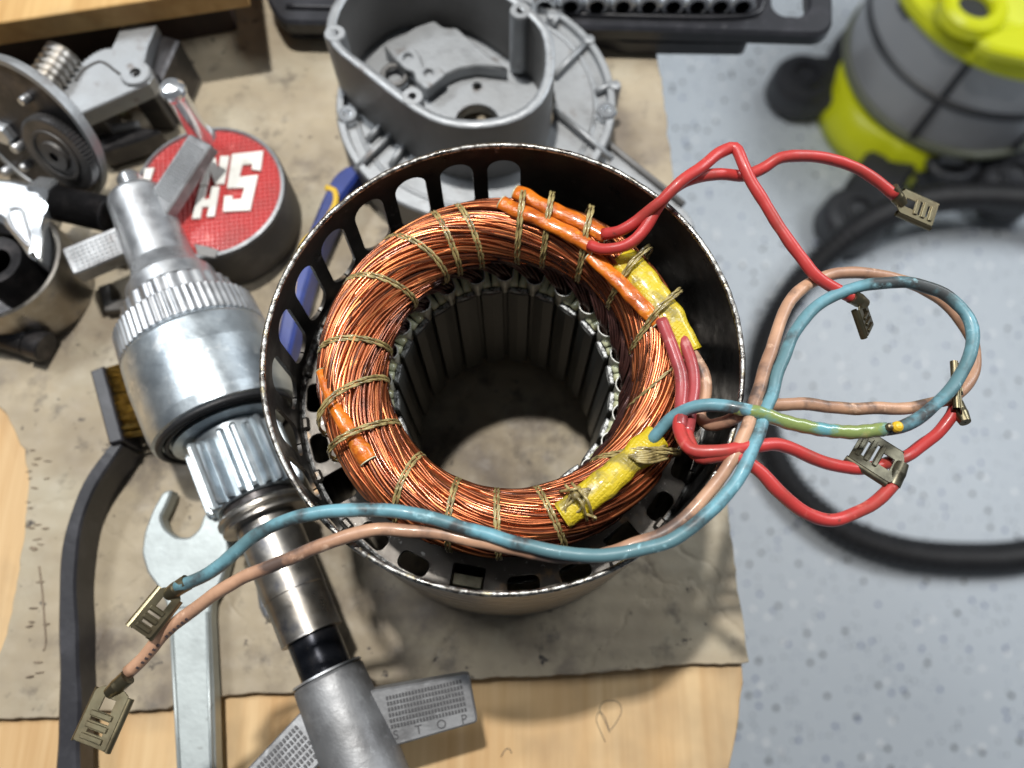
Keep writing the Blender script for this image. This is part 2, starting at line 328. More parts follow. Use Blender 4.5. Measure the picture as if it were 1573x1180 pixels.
def rounded(l, r, k=3):
    out = []; n = len(l)
    for i in range(n):
        p = Vector(l[i][:2]); a = Vector(l[i-1][:2])-p; c = Vector(l[(i+1) % n][:2])-p
        d = min(r, a.length*.45, c.length*.45); A = p+a.normalized()*d; B = p+c.normalized()*d
        for j in range(k+1):
            t = j/k; out.append(A*(1-t)**2+p*2*t*(1-t)+B*t*t)
    return out
def thing(name, label, cat, loc=(0, 0, 0), group=None):
    o = bpy.data.objects.new(name, None); C.objects.link(o); o.empty_display_size = .01
    o.location = Vector(loc)*SC; o['base'] = tuple(loc); tag(o, label, cat, group); return o
def tag(o, label, cat, group=None):
    o['label'] = label; o['category'] = cat
    if group: o['group'] = group
    return o
def poly(pxs, z): return [P(x, y, z) for x, y in pxs]
def rot(o, parent, a):                        # turned copy of a part round its thing's upright axis
    c = o.copy(); C.objects.link(c); c.parent = parent; c.rotation_euler = (0, 0, a); return c
def circle(c, r, n=20): return [(c[0]+r*cos(2*pi*k/n), c[1]+r*sin(2*pi*k/n)) for k in range(n)]
def jit(l, a, step=.5, seed=0):               # ragged outline
    out = []
    for i in range(len(l)):
        p = Vector(l[i][:2]); q = Vector(l[(i+1) % len(l)][:2]); n = max(1, int((q-p).length/step)); d = (q-p).normalized(); nn = Vector((-d.y, d.x))
        for k in range(n):
            x = p.lerp(q, k/n); h = mn.noise(Vector((x.x*.8, x.y*.8, seed)))*.6+mn.noise(Vector((x.x*3, x.y*3, seed+5)))*.4
            out.append(x+nn*(h*a if 0 < k else 0))
    return out

#HERE_SETTING
# ================================================================== SETTING
FLZ = -88.0
b = MB(); b.grid([[Vector((-600, -600, FLZ)), Vector((900, -600, FLZ))], [Vector((-600, 900, FLZ)), Vector((900, 900, FLZ))]], 'floor', sm=False, flip=True)
b.build('floor', kind='structure')

# workbench: plywood sheet with a wavering right edge
bench = thing('workbench', 'pale plywood workbench top showing along the bottom below the cardboard', 'workbench', (0, 0, -2.4))
edge = [(1004, 40), (1030, 300), (1085, 600), (1128, 900), (1143, 1020), (1140, 1075), (1134, 1130), (1122, 1185)]
r = [P(x-6 if y < 1000 else x-2, y, -.35) for x, y in edge]
r = spline(r, .6)
top = P(1000, 40, -.35); 
out = [Vector((-60, 60)), Vector((r[0].x-.6, 60))]+[Vector((p.x+mn.noise(p*1.5)*.06, p.y)) for p in r]+[Vector((r[-1].x-.35, r[-1].y-1.5)), Vector((r[-1].x-1.2, -6)), Vector((-60, -6))]
b = MB(); b.prism(out, -2.2, -.35, 'ply', bev=.04); b.build('tabletop', bench)
b = MB()
loop = spline([P(x, y, -.345) for x, y in [(930, 1140), (922, 1122), (916, 1105), (921, 1093), (928, 1100), (934, 1115), (936, 1122), (948, 1108), (955, 1090), (950, 1079), (938, 1076), (925, 1080), (921, 1090), (930, 1110), (937, 1126)]], .08)
b.tube(loop, .012, 'pencil', n=5); b.build('pencil_mark', bench)
b = MB(); b.tube(spline([P(x, y, -.345) for x, y in [(770, 1163), (776, 1152), (782, 1150), (786, 1157)]], .08), .015, 'pencil', n=5); b.build('pencil_mark', bench)
for x in (-55, -8):
    for y in (2, 55):
        b = MB(); b.box(frame((x, y, FLZ)), 7, 7, -FLZ-2.2, 'ply', z0=0); b.build('leg', bench)

# cardboard sheet
cb = thing('cardboard_sheet', 'worn grease stained sheet of corrugated cardboard spread under the motor parts', 'cardboard', (0, 0, -.35))
cout = [P(1003, -60, 0), P(1008, 60, 0), P(1032, 250, 0), P(1060, 450, 0), P(1098, 650, 0), P(1122, 820, 0), P(1138, 930, 0), P(1151, 1017, 0),
        P(1000, 1027, 0), P(880, 1037, 0), P(740, 1044, 0), P(600, 1052, 0), P(460, 1062, 0), P(350, 1068, 0), P(255, 1090, 0), P(120, 1096, 0), P(-40, 1110, 0),
        P(-6, 1020, 0), P(18, 940, 0), P(34, 840, 0), P(44, 740, 0), P(38, 690, 0), P(12, 640, 0), P(-60, 570, 0), P(-500, 500, 0), P(-500, -60, 0)]
co = jit([Vector((p.x, p.y)) for p in cout], .14, .22, 3)
def card_z(x, y): return 0
b = MB(); b.prism(co, -.34, 0, 'card', side='cardedge', bev=.03); b.build('top_liner', cb)
# torn flutes along the left tear and stuck tape on the left strip
b = MB()
for k in range(26):
    q = P(52+random.uniform(-14, 16), 690+random.uniform(0, 390), 0); q2 = q+Vector((random.uniform(.12, .3), random.uniform(-.05, .05), 0))
    b.tube([q+Vector((0, 0, -.0)), q.lerp(q2, .5)+Vector((0, 0, .03)), q2], [.02, random.uniform(.02, .05), .02], 'cardedge', n=6)
b.build('torn_flutes', cb, kind='stuff')
b = MB(); b.tube(spline([P(x, y, .0) for x, y in [(60, 870), (64, 900), (68, 950), (70, 990), (67, 1000)]], .1), .035, 'cardedge', n=6); b.build('crease', cb)
#HERE_STATOR
# ================================================================== MOTOR STATOR
CX, CY, RO = -.213, 6.572, 5.50
ms = thing('motor_stator', 'open steel motor housing with laced copper windings and coloured lead wires, in the centre', 'electric motor', (CX, CY, 0))
CEN = Vector((CX, CY, 0))
def cp(r, a, z): return Vector((CX+r*cos(a), CY+r*sin(a), z))
# housing: slotted wall
RI = RO-.10; ZT = 9.5
slots = [radians(90+13.33*k) for k in range(11)]
sz0, sz1, hw = 6.72, 8.92, radians(4.6)
def hwz(z):
    rr = .42
    e = min(z-sz0, sz1-z)
    if e >= rr: return hw
    t = 1-e/rr; return max(hw*(1-(1-sqrt(max(0, 1-t*t)))*.95), 0.001)
def wall(b, R, inner, m):
    def ring(z0, z1, n=160, rows=2):
        b.grid([[cp(R+(mn.noise(Vector((cos(2*pi*j/n)*4, sin(2*pi*j/n)*4, z0)))*.0), 2*pi*j/n, z0+(z1-z0)*k/rows) for j in range(n)] for k in range(rows+1)], m, False, True, True, flip=inner)
    ring(0, sz0); ring(sz1, ZT)
    zs = [sz0+.42*(1-cos(pi/2*k/6)) for k in range(7)]+[sz0+.42+(sz1-sz0-.84)*k/4 for k in range(1, 4)]+[sz1-.42*(1-cos(pi/2*k/6)) for k in range(6, -1, -1)]
    lands = [(slots[i], slots[i+1], 1) for i in range(len(slots)-1)]+[(slots[-1], slots[0]+2*pi, 1)]
    for a, c, _ in lands:
        n = 6 if c-a < 1 else 100
        b.grid([[cp(R, a+hwz(z)+(c-a-2*hwz(z))*j/n, z) for j in range(n+1)] for z in zs], m, False, False, True, flip=inner)
    return zs
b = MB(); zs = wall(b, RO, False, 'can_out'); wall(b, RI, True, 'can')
for a in slots:                               # slot edges through the sheet
    for sg in (-1, 1):
        b.grid([[cp(RI, a+sg*hwz(z), z), cp(RO, a+sg*hwz(z), z)] for z in zs], 'ledge', flip=sg > 0)
b.lathe([(RI, 0), (RO, 0)], Matrix.Translation(CEN), 'can', 96)
b.build('housing', ms)
b = MB()                                      # ragged bright cut edge
n = 420; rows = []
for j in range(n):
    a = 2*pi*j/n; h = mn.noise(Vector((cos(a)*30, sin(a)*30, 2)))*.022+mn.noise(Vector((cos(a)*9, sin(a)*9, 8)))*.02
    rows.append([cp(RI-.012, a, ZT-.05), cp(RI-.008+h*.5, a, ZT+.02+h), cp(RI+.05, a, ZT+.045+h*.7), cp(RO+.005+h*.3, a, ZT+.02+h*.5), cp(RO+.012, a, ZT-.04)])
b.grid(rows, 'rim', True, False, True, flip=True); b.build('rim', ms)
# ledge plate with oval and square openings
def hole(a, w, h, r, sq=False):
    l = []
    if sq: base = rounded([(-w/2, -h/2), (w/2, -h/2), (w/2, h/2), (-w/2, h/2)], .07, 2)
    else: base = rounded([(-w/2, -h/2), (w/2, -h/2), (w/2, h/2), (-w/2, h/2)], h*.48, 5)
    return [(CX+(r+y)*cos(a)-x*sin(a), CY+(r+y)*sin(a)+x*cos(a)) for x, y in base]
holes = []
for a, k in [(-178, 0), (-162, 0), (-148.8, 1), (-130.5, 0), (-116.4, 0), (-100.3, 1), (-84.4, 0), (-69.2, 0), (-52.6, 1), (-37.7, 0), (-23.4, 0), (-8, 0), (10, 1), (28, 0), (45, 0), (61, 1), (77, 0), (93, 0), (110, 1), (126, 0), (142, 0), (159, 1)]:
    holes.append(hole(radians(a), .78 if not k else .8, .43 if not k else .72, 5.02 if not k else 4.98, k))
b = MB(); b.prism(circle((CX, CY), RI, 96), 6.18, 6.3, 'ledge', holes=holes+[circle((CX, CY), 4.15, 72)], bev=.02)
b.lathe([(RI-.001, 6.42), (RI-.05, 6.34), (RI-.12, 6.302)], Matrix.Translation(CEN), 'toothtop', 120)
b.build('ledge_plate', ms)
b = MB()
fr = frame(cp(4.98, radians(-100.3), 6.1), (sin(radians(-100.3))*-1, cos(radians(-100.3)), 0)); b.box(fr, .75, .3, .1, 'darkbrass', .02)
b.build('brass_clip', ms)
for a in range(-210, 60, 16):                 # bent tabs where the plate is staked to the wall
    if random.random() < .55:
        b = MB(); b.box(frame(cp(5.27, radians(a+8), 6.3), (-sin(radians(a+8)), cos(radians(a+8)), 0)), .34, .2, .16, 'ledge', .06, 0); b.build('staked_tab', ms)
# lamination core back iron
b = MB(); T = Matrix.Translation(CEN)
b.lathe([(4.55, 1.3), (4.62, 6.17)], T, 'tooth', 72); b.lathe([(4.2, 6.15), (4.0, 6.45), (3.75, 6.2), (3.75, 1.4), (4.6, 1.3)], T, 'tooth', 72)
b.build('core_back_iron', ms)
# teeth
PH = radians(7)
b = MB(); tp = [(-.285, 2.76), (-.29, 2.86), (-.13, 2.99), (-.12, 3.9), (.12, 3.9), (.13, 2.99), (.29, 2.86), (.285, 2.76), (0, 2.735)]
tp = [(CX+y, CY-x) for x, y in tp]
b.prism(tp, 1.35, 6.56, 'tooth', bev=.012)
b.prism([(CX+y, CY-x) for x, y in [(-.27, 2.77), (-.27, 2.90), (.27, 2.90), (.27, 2.77)]], 6.55, 6.66, 'toothtop', bev=.02)
t0 = b.build('stator_tooth', ms); t0.rotation_euler = (0, 0, PH)
# paper cuffs
def cuff(sg):
    b = MB(); r0 = 2.9; p0 = Vector((CX+r0, CY+sg*.115, 6.70)); p1 = Vector((CX+3.72, CY+sg*.22, 6.80))
    pts = [p0.lerp(p1, k/8)+Vector((0, 0, .05*sin(pi*k/8))) for k in range(9)]
    b.tube(pts, [.112+.014*k/8 for k in range(9)], 'cuff', n=12, flat=((0, 0, 1), .8)); return b.build('paper_cuff', ms)
c0, c1 = cuff(-1), cuff(1); c0.rotation_euler = c1.rotation_euler = (0, 0, PH)
# liner
b = MB(); prof = [(3.75, .25), (3.4, .25), (3.15, .235)]+[(3.12-.22*sin(t*pi/8), .235*cos(t*pi/8)) for t in range(1, 4)]
prof = prof+[(2.90, 0)]+[(r_, -w_) for r_, w_ in prof[::-1]]
rows = []
for z, e in ((1.5, 0), (6.3, 0), (6.9, .0), (7.02, .05), (7.06, .09)):
    rows.append([Vector((CX+r_-e*.3*(1 if r_ < 3.2 else 0), CY+w_*(1+e*.8), z+(.22 if r_ > 3.2 else 0)*(1 if z > 6.6 else 0))) for r_, w_ in prof])
b.grid(rows[:2], 'tooth', sm=True); b.grid(rows[1:], 'liner', sm=True)  # liner inside the bore coloured dark: slot gap shade put into the paper
rows = [[v+Vector(((.02 if v.x-CX < 3 else 0), -.02 if v.y > CY else .02, 0)) for v in r_] for r_ in rows]
b.grid(rows[:2], 'tooth', sm=True, flip=True); b.grid(rows[1:], 'liner', sm=True, flip=True)
b.grid([rows[-1], [v for v in [Vector((CX+r_-.09*.3*(1 if r_ < 3.2 else 0), CY+w_*(1.07), 7.06+(.22 if r_ > 3.2 else 0))) for r_, w_ in prof]]], 'letter')
l0 = b.build('slot_liner', ms); l0.rotation_euler = (0, 0, PH+radians(7.5))
for k in range(1, 24):
    rot(t0, ms, PH+radians(15*k)); rot(c0, ms, PH+radians(15*k)+random.uniform(-.008, .008)); rot(c1, ms, PH+radians(15*k)+random.uniform(-.01, .01))
    rot(l0, ms, PH+radians(15*k+7.5)+random.uniform(-.01, .01))
# winding
RC, ZC, TA, TB = 3.80, 8.04, .68, .84
def sq_r(a):                                   # the bundle is a little fatter to the right and narrower near the viewer
    return 1.03+.05*cos(a-radians(10))+.16*max(0, sin(a))**2+.02*sin(3*a)
def tor(a, ph, s=1.0): return cp(RC+(s*TA*(sq_r(a) if cos(ph) > 0 else 1.08-.24*cos(a))*cos(ph)), a, ZC+s*TB*sin(ph)+.04*sin(2*a+1))
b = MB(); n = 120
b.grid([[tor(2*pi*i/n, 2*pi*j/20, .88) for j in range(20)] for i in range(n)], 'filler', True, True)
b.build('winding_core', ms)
WR = .040
def ease(x): x = max(0, min(1, x)); return x*x*(3-2*x)
for k in range(24):
    b = MB(); a0 = PH+radians(15*k+7.5); span = radians(195+random.uniform(-10, 10)); e0 = random.uniform(-3, 3)
    J = 4
    for j in range(J*2+2):
        lay = 0 if j < J else (1 if j < 2*J else 2)
        sd = k*7.3+j*1.9; pts = []; n = 110; jj = j % J
        jo = (jj-1.5)*6.3+(3.1 if lay == 1 else 0)
        ls = (1.015, .945, 1.07)[lay]+random.uniform(-.012, .012)
        am = (1.8, 2.5, 10)[lay]
        for i in range(n+1):
            t = i/n; a = a0+span*t
            ph = 200-205*t-jo*(1-.2*t)+e0*(1-t)
            wob = mn.noise(Vector((t*4, sd, 0)))*am*1.6+mn.noise(Vector((t*13, sd, 4)))*am*.5
            bul = .025*mn.noise(Vector((t*3+k, k*3.1, 9)))
            q = tor(a, radians(ph+wob), ls+.014*mn.noise(Vector((t*9, sd, 9)))+bul)
            w0 = ease(t/.10)                    # rises out of the slot
            if w0 < 1:
                st = cp(3.0+.09*(j % 3)+lay*.12, a0+radians((jj-1.5)*.9), 6.3+t*11)
                q = st.lerp(q, w0)
            if t > .93: q = q.lerp(tor(a, radians(-70), .93), ease((t-.93)/.07))
            pts.append(q)
        x = random.random(); mt = 'copper' if x < .55 else ('copper2' if x < .85 else 'copper3')
        cut = int(n*(.10+.05*random.random()))
        b.tube(pts[:cut+1], WR, 'bundle', n=6); b.tube(pts[cut:], WR, mt, n=6)  # inner starts take the wire colour that has shade in it
    b.build('coil', ms)
b = MB()                                      # turns low on the outside of the bundle
for j in range(16):
    ph = -62+j*5.2
    pts = []
    for i in range(180):
        a = 2*pi*i/180; pts.append(tor(a, radians(ph+mn.noise(Vector((cos(a)*2, sin(a)*2, j*3.3)))*7), .97+.02*mn.noise(Vector((cos(a)*5, sin(a)*5, j)))))
    b.tube(pts, WR, 'copper' if j % 3 else 'copper2', n=6, closed=True)
b.build('outer_turns', ms, kind='stuff')
for k in range(24):                            # dark fans of wire rising out of each slot
    b = MB(); a0 = PH+radians(15*k+7.5); flat = random.uniform(.85, 1.15)
    for j in range(13):
        u = (j % 5-2)/2; rr = j//5
        pts = [cp(3.06+rr*.15, a0+radians(u*2.6), 6.1), cp(3.05+rr*.15, a0+radians(u*3.0), 6.9),
               cp(3.0+rr*.13-.03*u, a0+radians(u*3.3+2), 7.35+.06*rr), cp(3.10+rr*.1-.05*u, a0+radians(9*flat+u*3.2), 7.75-.07*u+.06*rr),
               cp(3.22+rr*.08-.03*u, a0+radians(19*flat+u*2), 7.95-.13*u+.05*rr), cp(3.35+rr*.06, a0+radians(34+u), 8.02-.15*u), cp(3.6, a0+radians(48+u), 7.9)]
        pts = [p+Vector((random.uniform(-.02, .02), random.uniform(-.02, .02), random.uniform(-.02, .02))) for p in pts]
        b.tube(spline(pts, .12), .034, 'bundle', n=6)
    b.build('slot_wires', ms)
# lacing cords: (outer pixel, inner pixel)
cords = [((665, 334), (704, 412)), ((698, 321), (737, 390)), ((806, 298), (795, 397)), ((847, 307), (836, 400)), ((595, 377), (681, 420)), ((524, 438), (613, 449)),
         ((482, 545), (595, 543)), ((905, 324), (903, 412)), ((984, 401), (924, 479)), ((1032, 456), (958, 545)), ((1070, 541), (964, 632)), ((1027, 688), (913, 716)),
         ((864, 829), (821, 748)), ((767, 822), (764, 750)), ((700, 807), (702, 751)), ((611, 801), (631, 725)), ((520, 700), (611, 658)), ((502, 663), (588, 591))]
fat = {2: .10, 3: .12, 7: .12, 8: .13, 9: .13, 10: .06, 11: .12, 16: .12, 17: .1}
for ci, (po, pi_) in enumerate(cords):
    qo = P(*po, 8.2); qi = P(*pi_, 7.9); ao = atan2(qo.y-CY, qo.x-CX); ai = atan2(qi.y-CY, qi.x-CX)
    d = (ai-ao+pi) % (2*pi)-pi
    path = []
    n = 60
    for i in range(n):
        ph = 2*pi*i/n; f = (1-cos(ph))/2 if ph <= pi else (1-cos(ph))/2
        s_ = 1.10+(fat.get(ci, 0)*3.3*math.exp(-((ph-(1.0 if ci != 10 else .7))/.8)**2) if ph < pi else 0)
        path.append(tor(ao+d*f, ph, s_))
    b = MB(); m_ = len(path)
    dbl = ci not in (10,)
    off = .042 if dbl else 0
    tang = [(path[(i+1) % m_]-path[i-1]).normalized() for i in range(m_)]
    side = []
    for i in range(m_):
        c_ = tor(ao+d*(1-cos(2*pi*i/m_))/2, 2*pi*i/m_, .0); nn = (path[i]-c_).normalized(); side.append(tang[i].cross(nn).normalized())
    for sg in ((-1, 1) if dbl else (0,)):
        base = [path[i]+side[i]*(off*sg) for i in range(m_)]
        for st in range(2):                     # two plies twisted round one another
            tw = []
            for i in range(m_*2):
                f0 = i/2; i0 = int(f0) % m_; i1 = (i0+1) % m_; q = base[i0].lerp(base[i1], f0-int(f0)); nn = tang[i0].cross(side[i0])
                an = i*.5+st*pi+sg; q = q+side[i0]*(.018*cos(an))+nn*(.012*sin(an)); tw.append(q)
            b.tube(tw, .025, 'cord', n=6, closed=True)
    b.build('lacing_cord', ms)
def onring(px, py, z): return P(px, py, z)
def sleeve(name, pts, r, m, k=.75, seed=1):
    pp = spline([P(*p) for p in pts], .07); b = MB(); n = len(pp)
    r0_, r1_ = r if isinstance(r, tuple) else (r, r)
    rr = [(r0_+(r1_-r0_)*i/n)*(1+.2*mn.noise(Vector((i*.17, seed, 0)))) for i in range(n)]
    pp = [p+Vector((mn.noise(Vector((i*.1, seed, 3)))*.03, mn.noise(Vector((i*.1, seed, 6)))*.03, 0)) for i, p in enumerate(pp)]
    b.tube(pp, rr, m, n=16, flat=((0, 0, 1), k))
    # open end lip
    for e, q in ((0, 1), (-1, -2)):
        d = (pp[e]-pp[q]).normalized(); c = pp[e]; x = Vector((0, 0, 1)).cross(d).normalized(); y = d.cross(x)
        b.tube([c+x*(rr[e]*cos(2*pi*j/16)*.95)+y*(rr[e]*.95*k*sin(2*pi*j/16)) for j in range(16)], .018, 'cuff' if m == 'orange' else m, n=5, closed=True)
    return b.build(name, ms)
sleeve('orange_sleeve', [(792, 295, 8.80), (806, 300, 8.86), (830, 313, 8.92), (880, 336, 9.0), (934, 364, 9.02)], .20, 'orange', .62, 1)
sleeve('orange_sleeve', [(770, 311, 8.9), (790, 322, 8.95), (815, 331, 9.0), (868, 356, 9.03), (914, 381, 9.0)], .20, 'orange', .62, 2)
sleeve('orange_sleeve', [(908, 392, 8.85), (945, 428, 8.98), (982, 466, 9.0), (1012, 497, 8.98)], .20, 'orange', .62, 3)
sleeve('orange_sleeve', [(493, 570, 8.70), (510, 615, 8.86), (538, 665, 8.95), (566, 708, 8.9)], (.12, .22), 'orange', .8, 4)
sleeve('yellow_sleeve', [(955, 396, 8.85), (990, 430, 8.95), (1027, 485, 8.95), (1058, 542, 8.85)], .36, 'yellow', .45, 5)
sleeve('yellow_sleeve', [(864, 792, 8.85), (910, 757, 9.0), (958, 718, 9.0), (1010, 672, 8.9)], .33, 'yellow', .6, 6)
b = MB()                                      # knot of cord and varnish on the lower yellow sleeve
for k in range(6):
    a = k*.9; c = P(886, 768, 9.2)
    pts = [c+Vector(((.30*cos(t*.8+a)*(.5+.12*k)), .24*sin(t*.8+a*1.3), .12*sin(t+a)-.1)) for t in range(9)]
    b.tube(spline(pts, .06), .034, 'cord', n=6)
b.ball(P(884, 762, 9.3), .10, 'cord')
for p0, p1 in (((868, 745), (902, 800)), ((878, 742), (910, 795)), ((890, 748), (860, 755)), ((900, 790), (912, 800))):
    b.tube(spline([P(*p0, 9.1), P((p0[0]+p1[0])/2+8, (p0[1]+p1[1])/2, 9.4), P(*p1, 8.9)], .08), .036, 'cord', n=6)
b.build('cord_knot', ms)
b = MB()
for k in range(5):
    b.tube(spline([P(965+k*3, 700+k*2, 9.25), P(995, 695+k*4, 9.25), P(1022+k, 684+k*5, 9.0)], .08), .035, 'cord', n=6)
b.build('cord_knot', ms)

# ---- terminals
def terminal(parent, o, d, nrm, L=1.0, W=.85, m='brass', barrel=None):
    """flag connector: flat plate with a square window, two slots and rolled edges; d = along the plate away from the wire"""
    d = Vector(d).normalized(); fr = frame(o, d, nrm); b = MB()
    t = .035
    win = [(L*.18, -W*.16), (L*.42, -W*.16), (L*.42, W*.2), (L*.18, W*.2)]
    s1 = [(L*.55, -W*.28), (L*.60, -W*.28), (L*.60, W*.28), (L*.55, W*.28)]
    s2 = [(L*.75, -W*.22), (L*.80, -W*.22), (L*.80, W*.24), (L*.75, W*.24)]
    out = rounded([(0, -W*.3), (L*.1, -W/2), (L, -W/2), (L, W/2), (L*.05, W/2), (-.02, W*.3)], .05, 2)
    b.prism(out, -t/2, t/2, m, fr, holes=[win, s1, s2], bev=.008)
    for x0 in (.48, .68, .88): b.box(fr @ Matrix.Translation((L*x0, 0, t*.9)), L*.10, W*.66, .04, m, .015)
    for sg in (-1, 1):                        # rolled side rails
        rr = .085
        pr = [(sg*(W/2)+sg*rr*.9*sin(q)*1.0, -rr+rr*cos(q)) for q in [k*5.0/10 for k in range(11)]]
        rows = [[fr @ Vector((x, y, -z_ if False else z_)) for y, z_ in pr] for x in (L*.08, L*1.02)]
        b.grid(rows, m, sm=True); rows2 = [[fr @ Vector((x, y*.985, z_*.8-.01)) for y, z_ in pr] for x in (L*.08, L*1.02)]; b.grid(rows2, m, sm=True, flip=True)
    o2 = b.build('terminal', parent)
    b = MB()                                  # crimp barrel
    bd = Vector(barrel).normalized() if barrel else -d
    f2 = frame(Vector(o)-bd*.05, (0, 0, 1) if abs(bd.z) < .8 else (1, 0, 0), bd)
    b.lathe([(.02, -.12), (.13, -.12), (.15, .0), (.17, .12), (.165, .2), (.175, .42), (.02, .42)], f2, m, 14); b.build('crimp_barrel', o2)
    return o2
def lead(name, pts, m, r=.143, n=12, label=None, step=.12, rings=None):
    pp = spline([P(*p) for p in pts], step); b = MB()
    pp = [p+Vector((mn.noise(p*1.4)*.04, mn.noise(p*1.4+Vector((5, 5, 5)))*.04, mn.noise(p*3)*.012)) for p in pp]
    rr = [r*(1+.07*mn.noise(p*2.2)+.03*mn.noise(p*7)) for p in pp]
    b.tube(pp, rr, m, n=n)
    if rings:
        pass
    return b.build(name, ms, label)
R1 = [(905, 377, 9.1), (925, 383, 9.25), (962, 376, 9.5), (990, 352, 9.7), (1022, 303, 9.95), (1060, 276, 10.1), (1100, 268, 10.0), (1142, 270, 9.8), (1168, 261, 9.8), (1198, 243, 9.9), (1262, 243, 9.7), (1312, 257, 9.5), (1348, 277, 9.3), (1374, 300, 9.1)]
R2 = [(925, 360, 9.2), (950, 356, 9.45), (985, 335, 9.75), (1012, 312, 10.1), (1038, 286, 10.35), (1070, 262, 10.35), (1108, 234, 10.2), (1130, 227, 10.2), (1143, 257, 10.2), (1162, 292, 10.1), (1200, 353, 9.9), (1248, 418, 9.7), (1285, 445, 9.5), (1318, 461, 9.3)]
w1 = lead('red_lead', R1, 'red'); w2 = lead('red_lead', R2, 'red')
RA = [(1016, 492, 9.1), (1030, 525, 9.2), (1046, 575, 9.3), (1048, 625, 9.4), (1044, 660, 9.6), (1062, 690, 9.85), (1105, 694, 10.0), (1150, 687, 10.0), (1192, 682, 9.8), (1240, 699, 9.5), (1290, 718, 9.2), (1345, 716, 8.9), (1400, 696, 8.6), (1440, 666, 8.6), (1462, 636, 8.7), (1470, 618, 8.7)]
RB = [(1050, 520, 8.9), (1062, 560, 9.05), (1066, 600, 9.15), (1060, 640, 9.3), (1056, 668, 9.5), (1075, 702, 9.75), (1120, 700, 9.95), (1165, 722, 9.9), (1200, 760, 9.7), (1240, 790, 9.4), (1285, 798, 9.2), (1335, 778, 9.1), (1372, 742, 9.1)]
w3 = lead('red_lead', RA, 'red'); w4 = lead('red_lead', RB, 'red')
TN = [(1062, 540, 8.8), (1080, 575, 8.95), (1083, 612, 9.0), (1076, 640, 9.05), (1088, 652, 9.2), (1112, 648, 9.5), (1142, 634, 9.8), (1175, 623, 9.8), (1235, 622, 9.6), (1320, 628, 9.4), (1398, 627, 9.2), (1440, 618, 8.9), (1478, 600, 8.6), (1497, 560, 8.5), (1488, 512, 8.6), (1450, 465, 8.7), (1400, 436, 8.9), (1330, 420, 9.1), (1272, 423, 9.3), (1222, 452, 9.5), (1192, 515, 9.7), (1165, 600, 9.9), (1140, 675, 10.0), (1112, 725, 9.95), (1070, 780, 9.9), (1010, 823, 9.85), (930, 850, 9.8), (850, 856, 9.7), (780, 842, 9.7), (700, 824, 9.7), (620, 814, 9.75), (560, 817, 9.8), (500, 834, 9.7), (430, 865, 9.4), (360, 893, 9.1), (305, 930, 8.8), (255, 972, 8.6), (218, 1012, 8.4), (196, 1035, 8.3)]
for wx, bl in ((w3, RA), (w4, RB)):
    b = MB(); pp = spline([P(*p) for p in bl[:5]], .1); pp = [p+Vector((mn.noise(p*1.4)*.04, mn.noise(p*1.4+Vector((5, 5, 5)))*.04, mn.noise(p*3)*.012)) for p in pp]
    b.tube(pp, [.151]*(len(pp)-1)+[.14], 'dullred', n=12); b.build('faded_stretch', wx)
w5 = lead('tan_lead', TN, 'tan')
BL = [(1000, 678, 9.0), (1012, 662, 9.15), (1035, 640, 9.4), (1070, 625, 9.7), (1112, 622, 9.95), (1160, 634, 10.05), (1220, 651, 9.9), (1290, 663, 9.7), (1340, 662, 9.6), (1385, 655, 9.6), (1430, 628, 9.6), (1468, 590, 9.5), (1492, 535, 9.5), (1488, 488, 9.5), (1452, 452, 9.5), (1400, 435, 9.5), (1350, 435, 9.5), (1300, 447, 9.5), (1258, 468, 9.6), (1222, 508, 9.7), (1200, 560, 9.8), (1182, 615, 9.9), (1158, 685, 10.05), (1122, 752, 10.05), (1060, 812, 10.05), (985, 845, 10.0), (900, 852, 9.95), (820, 842, 9.9), (740, 818, 9.9), (680, 800, 9.95), (620, 787, 10.0), (560, 783, 10.0), (500, 787, 9.95), (440, 798, 9.8), (398, 818, 9.6), (360, 850, 9.4), (320, 880, 9.2), (272, 902, 9.0)]
w6 = lead('blue_lead', BL, 'blue')
b = MB()                                      # varnish-soaked green stretch of the blue lead
pp = spline([P(*p) for p in BL[4:10]], .1); pp = pp[2:-3]
b.tube([p+Vector((mn.noise(p*1.4)*.04, mn.noise(p*1.4+Vector((5, 5, 5)))*.04, .004+mn.noise(p*3)*.012)) for p in pp], [.135+.021*min(1, i/7)+.008*sin(i*1.9) for i in range(len(pp))], 'green', n=12); b.build('varnish_film', w6)
w6.children[0].parent = ms if False else w6
b = MB(); b.ball(P(1378, 656, 9.75), .13, 'yellowgrip', 12); b.ball(P(1366, 656, 9.78), .09, 'brass', 10); b.build('varnish_drop', w6)
b = MB()                                      # printed marks on the tan lead
pp = spline([P(*p) for p in TN[-4:]], .11)
for i, p in enumerate(pp[3:-2]):
    if i % 7 == 6: continue
    t = (pp[i+4]-pp[i+3]).normalized(); s_ = Vector((0, 0, 1)).cross(t).normalized()
    b.box(frame(p+Vector((0, 0, .105))+s_*.105, t, (Vector((0, 0, 1))+s_).normalized()), .05, .07, .02, 'worn', .004)
b.build('print_dots', w5, kind='stuff')
